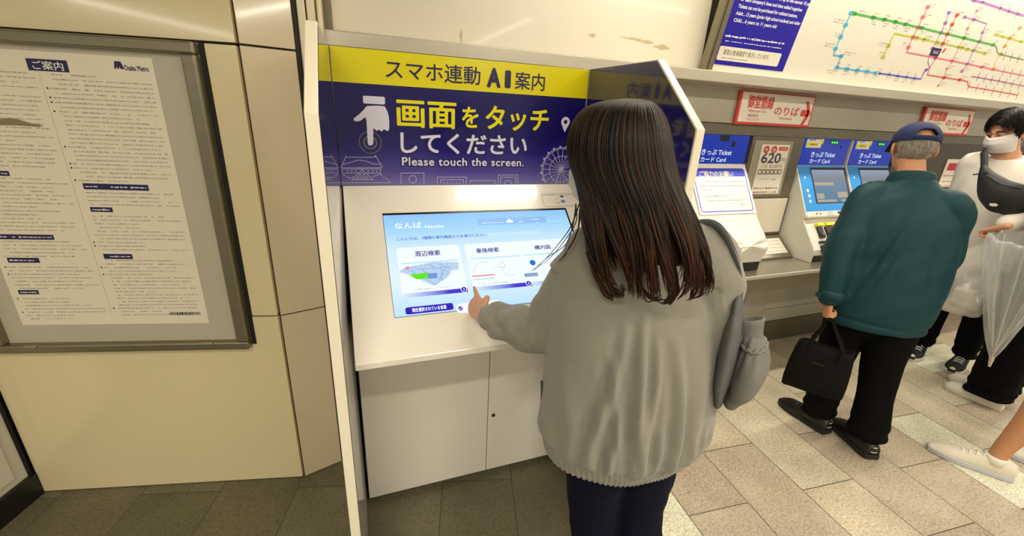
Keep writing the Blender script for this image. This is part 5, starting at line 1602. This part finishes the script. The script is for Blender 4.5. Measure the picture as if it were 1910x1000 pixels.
for s_ in 'LR':
    sh = shoe(oldman, O[s_ + 'A'], O[s_ + 'toe'], 'shoe', M_shoeblk, mat('black_sole', '1b1916', .7), M_black, .275, 1.14)
    T = unit(O[s_ + 'toe']); S = V3(T[1], -T[0], 0); A = V3(O[s_ + 'A'][0], O[s_ + 'A'][1], 0)
    b = MB(); b.tube(cat_rom([A - T * .06 + S * .026 + V3(0, 0, .070), A - T * .077 + V3(0, 0, .072), A - T * .06 - S * .026 + V3(0, 0, .070)], 5), .003, 6); b.tube(cat_rom([A - T * .068 + S * .022 + V3(0, 0, .045), A - T * .080 + V3(0, 0, .046), A - T * .068 - S * .022 + V3(0, 0, .045)], 5), .0025, 6)
    b.build('reflective_piping', mat('piping_grey', 'b9b6ae', .4), sh)
# grey hair and cap
fr = head_frame(O['hf']); hc, kk = O['head'], .93 * .97
def shell(root, name, c, fr, k, cen, rad, keep, m, jitter=0.0, thick=.006, nu=64, nv=40, seed=1):
    x, y, z = fr; rr = np.random.RandomState(seed)
    v, f, ok = [], [], []
    for i in range(nv + 1):
        th = math.pi * i / nv
        for j in range(nu):
            a = 2 * math.pi * j / nu
            l = V3(cen[0] + rad[0] * math.sin(th) * math.cos(a), cen[1] + rad[1] * math.sin(th) * math.sin(a), cen[2] + rad[2] * math.cos(th))
            ok.append(keep(l)); l = l * (1 + jitter * rr.randn())
            v.append(c + (x * l[0] + y * l[1] + z * l[2]) * k)
    for i in range(nv):
        for j in range(nu):
            q = (i * nu + j, i * nu + (j + 1) % nu, (i + 1) * nu + (j + 1) % nu, (i + 1) * nu + j)
            if all(ok[t] for t in q): f.append(q)
    b = MB(); b.add(v, f); o = b.build(name, m, root, smooth=True)
    bm = bmesh.new(); bm.from_mesh(o.data); bmesh.ops.delete(bm, geom=[w for w in bm.verts if not w.link_faces], context='VERTS'); bm.to_mesh(o.data); bm.free()
    s = o.modifiers.new('thickness', 'SOLIDIFY'); s.thickness = thick; s.offset = 0
    return o
def strands(root, name, c, fr, k, cen, rad, keep, m, n, length, down=(0, -.25, -1), r=.0012, seed=3, lift=.004):
    """short hair: fine tapered strands lying on the head"""
    x, y, z = fr; rr = np.random.RandomState(seed); b = MB(); got = 0
    while got < n:
        u = rr.randn(3); u /= np.linalg.norm(u)
        l = V3(cen[0] + rad[0] * u[0], cen[1] + rad[1] * u[1], cen[2] + rad[2] * u[2])
        if not keep(l): continue
        got += 1
        pts = [l]
        p = l.copy()
        L = length * (0.6 + .6 * rr.rand())
        dn = np.array(down(l) if callable(down) else down, float) + .25 * rr.randn(3)
        for q in range(4):
            nrm = (p - np.array(cen)) / np.array(rad) ** 2; nrm /= np.linalg.norm(nrm)
            d = dn - nrm * (dn @ nrm); d /= np.linalg.norm(d) + 1e-9
            p = p + d * L / 4
            w_ = (p - np.array(cen)) / np.array(rad); p = np.array(cen) + (p - np.array(cen)) / np.linalg.norm(w_) * (1 + lift * q / rad[0] * .3)
            pts.append(p.copy())
        P = [c + (x * a[0] + y * a[1] + z * a[2]) * k for a in pts]
        v, f = tube_geo(P, [r, r, r * .9, r * .7, r * .3], 4); b.add(v, f)
    return b.build(name, m, root, smooth=True)
M_ghair = hair_mat('grey_hair', '7b756c', 'c3bcae', 1.2, 1.7, .6)
back = lambda l: l[2] < .045 and l[2] > -.055 - .03 * (l[1] < -.05) and (l[1] < .02 or (abs(l[0]) > .06 and l[1] < .035 and l[2] > -.02)) and not (abs(l[0]) > .066 and -.035 < l[1] < .015 and l[2] < .028 and l[2] > -.05)
oh = shell(oldman, 'hair', hc, fr, kk, (0, -.012, .026), (.0795, .1005, .095), back, M_ghair, .004)
strands(oh, 'strands', hc, fr, kk, (0, -.012, .026), (.082, .103, .096), back, M_ghair, 900, .03)
M_cap = mat('navy_cap', '121d4e', .8, var=.08, vscale=60, bump=.25, bscale=500)
capc, capr = (0, -.010, .040), (.090, .112, .088)
hole = lambda l: l[1] < -.02 and (l[0] / .036) ** 2 + ((l[2] - .050) / .034) ** 2 < 1 and l[2] > .05
cap = shell(oldman, 'cap', hc, fr, kk, capc, capr, lambda l: l[2] > .030 + .10 * max(0, -l[1]) * .0 and not hole(l), M_cap, 0, .004, 96, 60)
x, y, z = fr
LC = lambda a, b_, d: hc + (x * a + y * b_ + z * d) * kk
b = MB(); v, f = [], []
for i in range(9):
    for j in range(25):
        a = (j / 24 - .5) * 2.2; t = i / 8
        ext = 1 + .72 * t * math.cos(a * .72) ** 1.2
        v.append(LC(.092 * math.sin(a) * (1 + .10 * t), -.010 + .112 * math.cos(a) * ext, .034 - .030 * t - .020 * (math.sin(a)) ** 2 * t))
for i in range(8):
    for j in range(24): f.append((i * 25 + j, i * 25 + j + 1, (i + 1) * 25 + j + 1, (i + 1) * 25 + j))
b.add(v, f); br = b.build('brim', M_cap, cap, smooth=True); s = br.modifiers.new('thickness', 'SOLIDIFY'); s.thickness = .004
b = MB(); b.tube([LC(.091 * math.sin(a), -.010 - .113 * math.cos(a), .042) for a in np.linspace(-.55, .55, 13)], [(.003, .010)] * 13, 8); b.build('strap', M_cap, cap, smooth=True)
b = MB(); b.tube([LC(0, -.01, .128), LC(0, -.01, .133)], .008, 12); b.build('button', M_cap, cap, smooth=True)
for q in range(6):
    a0 = q * math.pi / 3 + math.pi / 6
    if abs(math.sin(a0) + 1) < .2: continue
    b = MB(); b.tube([LC(capr[0] * 1.022 * math.cos(a0) * math.sin(t), -.010 + capr[1] * 1.022 * math.sin(a0) * math.sin(t), .040 + capr[2] * 1.022 * math.cos(t)) for t in np.linspace(.12, 1.6, 16)], .0014, 5); b.build('seam', M_cap, cap)

# the tote he carries
tote = empty('tote_bag', (2.105, 1.155, .30), 'black cloth tote bag hanging from the capped man\'s left hand', 'bag')
tu, tn = unit(V3(.49, -.87, 0)), unit(V3(.87, .49, 0)); tc_ = V3(2.105, 1.158, 0)
TP = lambda a, b_, z: tc_ + tu * a + tn * b_ + V3(0, 0, z)
v, f = [], []
RZ = [(.302, .118, .030), (.31, .128, .042), (.36, .130, .046), (.44, .126, .042), (.52, .118, .034), (.560, .112, .026), (.560, .108, .022), (.50, .110, .026)]
NJ = 44
for i, (zz, a, b_) in enumerate(RZ):
    for j in range(NJ):
        t = 2 * math.pi * j / NJ
        c_, s_ = math.cos(t), math.sin(t)
        v.append(TP(a * np.sign(c_) * abs(c_) ** .45, b_ * np.sign(s_) * abs(s_) ** .7 + .004 * math.sin(t * 5 + zz * 40), zz + .006 * math.sin(t * 3 + 1) * (i > 3) + .012 * c_))
for i in range(len(RZ) - 1):
    for j in range(NJ): f.append((i * NJ + j, i * NJ + (j + 1) % NJ, (i + 1) * NJ + (j + 1) % NJ, (i + 1) * NJ + j))
f.append(tuple(range(NJ)))
f.append(tuple(range((len(RZ) - 1) * NJ, len(RZ) * NJ)))
b = MB(); b.add(v, f); M_tote = mat('tote_black', '0d0c0b', .8, spec=.15, var=.2, vscale=25, bump=.2, bscale=200)
tb_ = b.build('bag_body', M_tote, tote, smooth=True)
grip = O['LW'] + O['Lhd'] * .098 + O['Lhn'] * .020
for s_ in (-1, 1):
    pth = cat_rom([TP(-.060, .030 * s_, .47), TP(-.062, .030 * s_, .555), ce(TP(-.045, .012 * s_, .60), grip, .45), grip + tu * -.012, grip + tu * .012, ce(TP(.055, .012 * s_, .60), grip, .45), TP(.066, .030 * s_, .565), TP(.064, .030 * s_, .48)], 6)
    b = MB(); vv, ff = tube_geo(pth, [(.0028, .009)] * len(pth), 8, True); b.add(vv, ff); b.build('handle', M_tote, tote, smooth=True)
b = MB(); b.obox(lambda a, b_, z: TP(a, b_, z), -.03, .02, -.0485, -.0465, .472, .476); b.build('emblem', mat('emblem_brown', '3a2a22', .5), tb_)

# ---------------------------------------------------------------- the masked young man
fy = az(-100); ry = V3(fy[1], -fy[0], 0)
Y = dict(pelvis=V3(3.935, 1.445, .93), pf=fy, cf=fy, neck=V3(3.860, 1.500, 1.440), head=V3(3.805, 1.532, 1.588), hf=V3(-.86, .16, -.36), hk=.98,
         RS=V3(3.850, 1.640, 1.375), RE=V3(3.900, 1.665, 1.110), RW=V3(3.800, 1.530, .900), LS=V3(3.905, 1.315, 1.375), LE=V3(3.850, 1.215, 1.130), LW=V3(3.600, 1.270, 1.065),
         LH=V3(3.955, 1.365, .86), LK=V3(3.975, 1.350, .47), LA=V3(4.000, 1.340, .085), RH=V3(3.925, 1.530, .86), RK=V3(3.905, 1.545, .47), RA=V3(3.915, 1.545, .085),
         Ltoe=V3(-.97, -.23, 0), Rtoe=V3(-.95, -.28, 0), Lth=-1, Rth=1)
def yp(u, v, d):
    r = ray(u, v); return CAM + r / math.hypot(r[0], r[1]) * d
Y['LS'] = V3(3.885, 1.330, 1.375); Y['LE'] = yp(1962, 372, 3.93); Y['LW'] = yp(1868, 424, 3.68)
Y['Lhd'] = unit(yp(1812, 434, 3.78) - Y['LW']); Y['Lhn'] = unit(V3(.15, -.25, -.95)); Y['Lcurl'] = (4, 66, 72, 74); Y['Ltf'] = 1.0
Y['Rhd'] = unit(V3(-.3, 0, -1)); Y['Rhn'] = unit(V3(.3, -.9, 0))
young = fuse('person', body_geo(Y, .99), M_skin, None, .0048, 2)
tag(young, 'person with black hair in a white mask and white top, pointing left', 'person')
M_wshirt = mat('white_shirt', 'e6dfd3', .85, var=.03, vscale=15, bump=.1, bscale=300, sheen=.1)
tor = [(3.94, 1.445, .74), (3.938, 1.447, .80), (3.93, 1.45, .95), (3.905, 1.462, 1.12), (3.885, 1.475, 1.26), (3.872, 1.49, 1.35), (3.863, 1.498, 1.415), (3.86, 1.5, 1.435)]
rad = [(.215, .150), (.222, .160), (.222, .160), (.220, .155), (.215, .142), (.185, .112), (.100, .086), (.082, .076)]
geo = [limb_geo(tor, rad, 30, fy, 6, False)]
cL = ce(Y['LE'], Y['LW'], .88); cR = ce(Y['RE'], Y['RW'], .90)
geo.append(limb_geo([V3(3.885, 1.40, 1.37), Y['LS'], ce(Y['LS'], Y['LE'], .5), Y['LE'], ce(Y['LE'], cL, .5), cL], [.072, .080, .078, .072, .064, .050], 20))
geo.append(limb_geo([V3(3.85, 1.60, 1.37), Y['RS'], ce(Y['RS'], Y['RE'], .5), Y['RE'], ce(Y['RE'], cR, .5), cR], [.068, .072, .074, .070, .062, .048], 20))
fuse('shirt', geo, M_wshirt, young, .007, 5, lambda P, N: P + N * wrinkle(P, 51, .007, 24, (1, 1, .6))[:, None])
ytr = fuse('trousers', trouser_geo(Y, .96, -.01, r=(.104, .086, .074, .070)), M_blackcl, young, .007, 4, tdisp(52, .006))
M_canvas = mat('black_canvas', '17151a', .8); M_rubber = mat('white_rubber', 'dcd6c8', .5); M_lace = mat('white_lace', 'e0dbd0', .8)
for s_ in 'LR':
    sh = shoe(young, Y[s_ + 'A'], Y[s_ + 'toe'], 'shoe', M_canvas, M_rubber, M_lace, .28, 1.05)
    T = unit(Y[s_ + 'toe']); A = V3(Y[s_ + 'A'][0], Y[s_ + 'A'][1], 0) - T * .075
    b = MB(); vv, ff = ell_geo(A + T * .252 + V3(0, 0, .026), (.034, .036, .018), (V3(T[1], -T[0], 0), T, V3(0, 0, 1)), 16, 8); b.add(vv, ff); b.build('toe_cap', M_rubber, sh, smooth=True)
fr = head_frame(Y['hf']); hc, kk = Y['head'], .99 * .98
face_mask(young, hc, fr, kk, M_mask)
M_bhair = hair_mat('black_hair', '0b0908', '1c1512', 1.4, 1.8, .4)
top = lambda l: l[2] > .040 + .030 * max(0, l[1] / .09) or (l[1] < .02 and l[2] > -.06 and not (abs(l[0]) > .06 and l[2] < .0 and l[1] > -.04)) or (abs(l[0]) > .055 and l[1] < .045 and l[2] > .0)
yh = shell(young, 'hair', hc, fr, kk, (0, -.008, .036), (.084, .106, .098), top, M_bhair, .004, .012)
comb = lambda l: (1.0 if l[0] > -.02 else -.8, .7 if l[2] > .05 else .1, -.25 if l[2] > .06 else -1)
strands(yh, 'strands', hc, fr, kk, (0, -.006, .038), (.088, .112, .102), top, M_bhair, 1300, .06, comb, .0016, 9, .006)
x, y, z = fr
LC = lambda a, b_, d: hc + (x * a + y * b_ + z * d) * kk
for s_ in (1, -1):
    b = MB(); b.tube(cat_rom([LC(.014 * s_, .095, .031), LC(.030 * s_, .094, .034), LC(.050 * s_, .080, .028)], 5), [(.0026, .0040)] * 11, 6); b.build('eyebrow', M_bhair, young)
    b = MB(); vv, ff = ell_geo(LC(.031 * s_, .0835, .004), (.012 * kk, .0065 * kk, .0055 * kk), fr, 14, 8); b.add(vv, ff); ey = b.build('eye', mat('eye_white', 'd8cfc4', .3), young, smooth=True)
    b = MB(); vv, ff = ell_geo(LC(.031 * s_, .0885, .002), (.0048 * kk, .002 * kk, .0048 * kk), fr, 12, 8); b.add(vv, ff); b.build('iris', mat('iris_dark', '1c120d', .2), ey, smooth=True)
    b = MB(); b.tube(cat_rom([LC(.017 * s_, .089, .004), LC(.031 * s_, .0935, .008), LC(.046 * s_, .081, .003)], 5), .0014, 6); b.build('eyelid', mat('lash_dark', '21150f', .6), young)

# his sling bag, across the chest
sling = empty('sling_bag', (3.70, 1.40, 1.15), 'black nylon sling bag worn across the chest of the masked man', 'bag')
M_nyl = mat('black_nylon', '131313', .55, bump=.15, bscale=120)
fyu = fy
bodyp = [yp(1835, 312, 3.81), yp(1843, 337, 3.765), yp(1862, 360, 3.73), yp(1890, 374, 3.72), yp(1925, 380, 3.75)]
sb = fuse('bag_body', [limb_geo(bodyp, [(.018, .016), (.052, .034), (.088, .045), (.092, .046), (.065, .034)], 24, fy)], M_nyl, sling, .006, 3, lambda P, N: P + N * wrinkle(P, 61, .004, 40)[:, None])
b = MB(); pth = cat_rom([yp(1836, 318, 3.79), yp(1836, 296, 3.86), yp(1836, 280, 3.93), V3(3.90, 1.615, 1.440), V3(4.04, 1.50, 1.32), V3(4.09, 1.38, 1.15), V3(4.0, 1.24, 1.08), yp(1935, 385, 3.80)], 8)
vv, ff = tube_geo(pth, [(.017, .0035)] * len(pth), 8, True, fy); b.add(vv, ff); b.build('strap', M_nyl, sling, smooth=True)
b = MB(); b.tube(cat_rom([yp(1842, 328, 3.735), yp(1868, 343, 3.685), yp(1905, 352, 3.68)], 6), .0035, 6); b.build('zip', mat('zip_dark', '2c2c2e', .3, metal=.4), sb)
b = MB(); q = yp(1853, 382, 3.668); e1 = unit(V3(-.3, .93, .15)); e2 = V3(0, 0, 1)
b.prism([q + e1 * a + e2 * c for a, c in ((-.018, .006), (-.006, .010), (.014, .004), (.017, -.006), (.003, -.010), (-.014, -.005))], fy * .003); b.build('emblem', mat('emblem_white', 'cfcac0', .5), sb)
b = MB(); b.tube([yp(1815, 326, 3.78), yp(1842, 322, 3.76)], .004, 6); b.tube([yp(1831, 320, 3.76), yp(1833, 332, 3.75)], .005, 6); b.build('buckle', M_black, sb)

# clear plastic carrier and folded clear umbrella
def clear(name, col, alpha, rough=.12):
    m = mat(name, col, rough, alpha=alpha, spec=.7, coat=.4, bump=.5, bscale=22)
    return m
car = empty('plastic_bag', (3.53, 1.29, .50), 'translucent white plastic carrier bag hanging below the masked man\'s pointing hand', 'bag')
v, f = [], []
NJ, RW = 40, [(.945, .020, .012), (.90, .055, .03), (.82, .10, .055), (.72, .125, .075), (.62, .130, .085), (.55, .120, .08), (.505, .095, .06), (.495, .05, .03)]
Q = cat_rom(np.array(RW), 4); uh = unit(V3(-.35, .94, 0)); vh = unit(V3(-.94, -.35, 0)); cc = V3(3.535, 1.300, 0)
rs = np.random.RandomState(77)
for i, (zz, a, b_) in enumerate(Q):
    for j in range(NJ):
        t = 2 * math.pi * j / NJ
        k_ = 1 + .09 * math.sin(t * 4 + zz * 22) + .06 * math.sin(t * 7 - zz * 35 + 1) + .03 * rs.randn()
        v.append(cc + uh * a * k_ * math.cos(t) + vh * b_ * k_ * math.sin(t) + V3(0, 0, zz))
for i in range(len(Q) - 1):
    for j in range(NJ): f.append((i * NJ + j, i * NJ + (j + 1) % NJ, (i + 1) * NJ + (j + 1) % NJ, (i + 1) * NJ + j))
f.append(tuple(range((len(Q) - 1) * NJ, len(Q) * NJ)))
b = MB(); b.add(v, f); b.build('bag_body', clear('clear_film', 'e4e0d8', .50), car, smooth=True)
for s_ in (-1, 1):
    b = MB(); pth = cat_rom([cc + uh * .03 * s_ + V3(0, 0, .89), cc + uh * .02 * s_ + V3(.02, -.01, .97), Y['LW'] + Y['Lhd'] * .06 + V3(0, 0, -.01) + uh * .012 * s_], 5)
    vv, ff = tube_geo(pth, [(.006, .010)] * len(pth), 8, True); b.add(vv, ff); b.build('handle', clear('clear_film', 'e4e0d8', .50), car, smooth=True)
b = MB(); b.box((3.49, 1.25, .56), (3.57, 1.34, .66)); b.build('contents', mat('carton_white', 'd9d5cc', .6), car, bevel=.01)
um = empty('umbrella', (3.40, 1.03, .31), 'folded clear vinyl umbrella hanging tip down right of the plastic bag', 'umbrella')
tip, hd = yp(1848, 674, 3.56), yp(1932, 400, 3.40)
axu = unit(hd - tip); LU = float(np.linalg.norm(hd - tip)); e1 = unit(np.cross(axu, V3(0, 1, .2))); e2 = np.cross(axu, e1)
v, f = [], []
NJ = 64; RU = [(.03, .010), (.10, .029), (.22, .055), (.40, .087), (.58, .115), (.74, .132), (.84, .134), (.86, .121)]
Q = cat_rom(np.array(RU), 4)
for i, (t_, r_) in enumerate(Q):
    for j in range(NJ):
        a = 2 * math.pi * j / NJ
        k_ = 1 + .22 * abs(math.sin(a * 4 + .6 * t_)) - .12 + .05 * math.sin(a * 11 + t_ * 13)
        v.append(tip + axu * LU * t_ + (e1 * math.cos(a) + e2 * math.sin(a)) * r_ * k_)
for i in range(len(Q) - 1):
    for j in range(NJ): f.append((i * NJ + j, i * NJ + (j + 1) % NJ, (i + 1) * NJ + (j + 1) % NJ, (i + 1) * NJ + j))
b = MB(); b.add(v, f); b.build('canopy', clear('clear_vinyl', 'e2e6e8', .34), um, smooth=True)
for q in range(8):
    a = math.pi * q / 4 + .4
    b = MB(); b.tube([tip + axu * LU * .05, tip + axu * LU * .40 + (e1 * math.cos(a) + e2 * math.sin(a)) * .074, tip + axu * LU * .84 + (e1 * math.cos(a) + e2 * math.sin(a)) * .119], .0022, 6); b.build('rib', mat('rib_white', 'd5d2ca', .4), um)
b = MB(); b.tube([tip, tip + axu * LU * 1.12], .005, 10); b.build('shaft', mat('shaft_steel', 'c9c5bb', .3, metal=.6), um)
b = MB(); b.tube([tip - axu * .035, tip, tip + axu * .03], [.006, .010, .012], 12); b.build('ferrule', mat('ferrule_cream', 'd8cfb4', .4), um)
b = MB(); b.tube([tip + axu * LU * 1.02, tip + axu * LU * 1.04, tip + axu * LU * 1.20, tip + axu * LU * 1.21], [.009, .012, .012, .008], 12); b.build('handle', M_black, um, smooth=True)

# ---------------------------------------------------------------- two more people, almost wholly beyond the right edge
T3 = dict(pelvis=V3(3.675, 1.045, .90), pf=az(-6), cf=az(-6), neck=V3(3.695, 1.030, 1.40), head=V3(3.70, 1.055, 1.545), hf=V3(-.1, .95, -.2),
          LS=V3(3.51, 1.055, 1.33), LE=V3(3.50, 1.04, 1.07), LW=V3(3.60, 1.24, 1.10), RS=V3(3.87, 1.075, 1.33), RE=V3(3.91, 1.05, 1.06), RW=V3(3.88, 1.15, .83),
          LH=V3(3.595, 1.04, .85), LK=V3(3.59, 1.04, .46), LA=V3(3.583, 1.02, .085), RH=V3(3.755, 1.05, .85), RK=V3(3.745, 1.06, .46), RA=V3(3.735, 1.07, .085),
          Ltoe=az(-7), Rtoe=az(-7), Lth=-1, Rth=1, Lhd=V3(.3, .7, .2), Lhn=V3(.5, 0, -.8), Rhd=V3(-.05, .2, -1), Rhn=V3(-.9, 0, 0))
T3['LS'], T3['LE'], T3['LW'] = V3(3.535, 1.005, 1.33), V3(3.57, .93, 1.08), V3(3.69, 1.11, 1.04)
T3['RS'] = V3(3.87, 1.025, 1.33)
W4 = dict(pelvis=V3(3.03, .605, .90), pf=az(-28), cf=az(-26), neck=V3(3.02, .63, 1.42), head=V3(3.01, .66, 1.565), hf=V3(-.45, .85, -.2),
          LS=V3(2.87, .55, 1.35), LE=V3(2.90, .45, 1.09), LW=V3(2.93, .55, .86), RS=V3(3.17, .69, 1.35), RE=V3(3.24, .66, 1.09), RW=V3(3.21, .80, .88),
          LH=V3(2.965, .575, .85), LK=V3(2.915, .665, .46), LA=V3(2.848, .690, .085), RH=V3(3.105, .635, .85), RK=V3(3.165, .62, .47), RA=V3(3.22, .56, .095),
          Ltoe=az(-28.5), Rtoe=az(-30), Lth=-1, Rth=1, Lhd=V3(-.1, .2, -1), Lhn=V3(.9, .3, 0), Rhd=V3(-.1, .2, -1), Rhn=V3(-.9, -.2, 0))
def passer(J, label, shirt, lower, shoe_m, sole_m, lace_m, hair_m, skin, shorts=False, sl=.27, sleeve_long=True, seed=0):
    p = fuse('person', body_geo(J, .99), skin, None, .0055, 3); tag(p, label, 'person')
    f_ = unit(J['cf']); pe, nk = J['pelvis'], J['neck']
    tor = [ce(pe, nk, t) for t in (-.22, -.1, .15, .45, .72, .88, .97)]
    G = [limb_geo(tor, [(.195, .14), (.20, .145), (.20, .145), (.205, .145), (.20, .13), (.17, .105), (.085, .078)], 28, f_, 6, False)]
    for s_ in 'LR':
        S, E, Wr = J[s_ + 'S'], J[s_ + 'E'], J[s_ + 'W']
        end = ce(E, Wr, .9) if sleeve_long else ce(S, E, .8)
        mid = [ce(S, E, .5), E, ce(E, Wr, .5)] if sleeve_long else [ce(S, E, .4)]
        G.append(limb_geo([ce(nk, S, .5) - V3(0, 0, .04), S] + mid + [end], [.07, .078] + ([.074, .068, .058] if sleeve_long else [.078]) + [.052 if sleeve_long else .08], 18))
    fuse('shirt', G, shirt, p, .0075, 4, lambda P, N: P + N * wrinkle(P, 70 + seed, .006, 24, (1, 1, .6))[:, None])
    if shorts:
        G = [limb_geo([pe - V3(0, 0, .10), pe - V3(0, 0, .02), pe + V3(0, 0, .10)], [(.150, .11), (.175, .125), (.15, .105)], 20, unit(J['pf']))]
        for s_ in 'LR': G.append(limb_geo([J[s_ + 'H'] + V3(0, 0, .03), ce(J[s_ + 'H'], J[s_ + 'K'], .5), ce(J[s_ + 'H'], J[s_ + 'K'], .9)], [.104, .098, .094], 18, None, 6, False))
    else: G = trouser_geo(J, 1.0, -.02, r=(.112, .104, .104, .110))
    fuse('shorts' if shorts else 'trousers', G, lower, p, .007, 4, tdisp(80 + seed, .008))
    for s_ in 'LR': 
        shoe(p, J[s_ + 'A'], J[s_ + 'toe'], 'shoe', shoe_m, sole_m, lace_m, sl, 1.05)
        if shorts:
            b = MB(); A = J[s_ + 'A']; b.tube([V3(A[0], A[1], .06), V3(A[0], A[1], .085), V3(A[0], A[1], .10)], [.043, .042, .041], 20); b.build('sock', mat('sock_white', 'e4ded2', .9), p, smooth=True)
    fr = head_frame(J['hf'])
    shell(p, 'hair', J['head'], fr, .99, (0, -.010, .034), (.086, .108, .100), lambda l: l[2] > .05 + .03 * max(0, l[1] / .09) or (l[1] < .0 and l[2] > -.07), hair_m, .004, .012)
    return p
passer(T3, 'person in wide black trousers and white slip-on shoes behind the clear umbrella', mat('charcoal_shirt', '2b2a2c', .85), M_blackcl, mat('white_slip_on', 'e3ddd0', .6), M_rubber, None, M_bhair, M_skin, False, .265, True, 1)
M_knit = mat('white_knit', 'd9d2c0', .8, var=.06, vscale=80, bump=.3, bscale=300)
p4 = passer(W4, 'person with bare legs and white knit trainers at the right edge', mat('dark_tee', '26282c', .85), mat('dark_shorts', '1d1f22', .85, bump=.1), M_knit, mat('sole_grey_blue', 'b9bcc0', .4), mat('lace_cream', 'e8e2d2', .8), M_bhair, M_skin2, True, .285, False, 2)
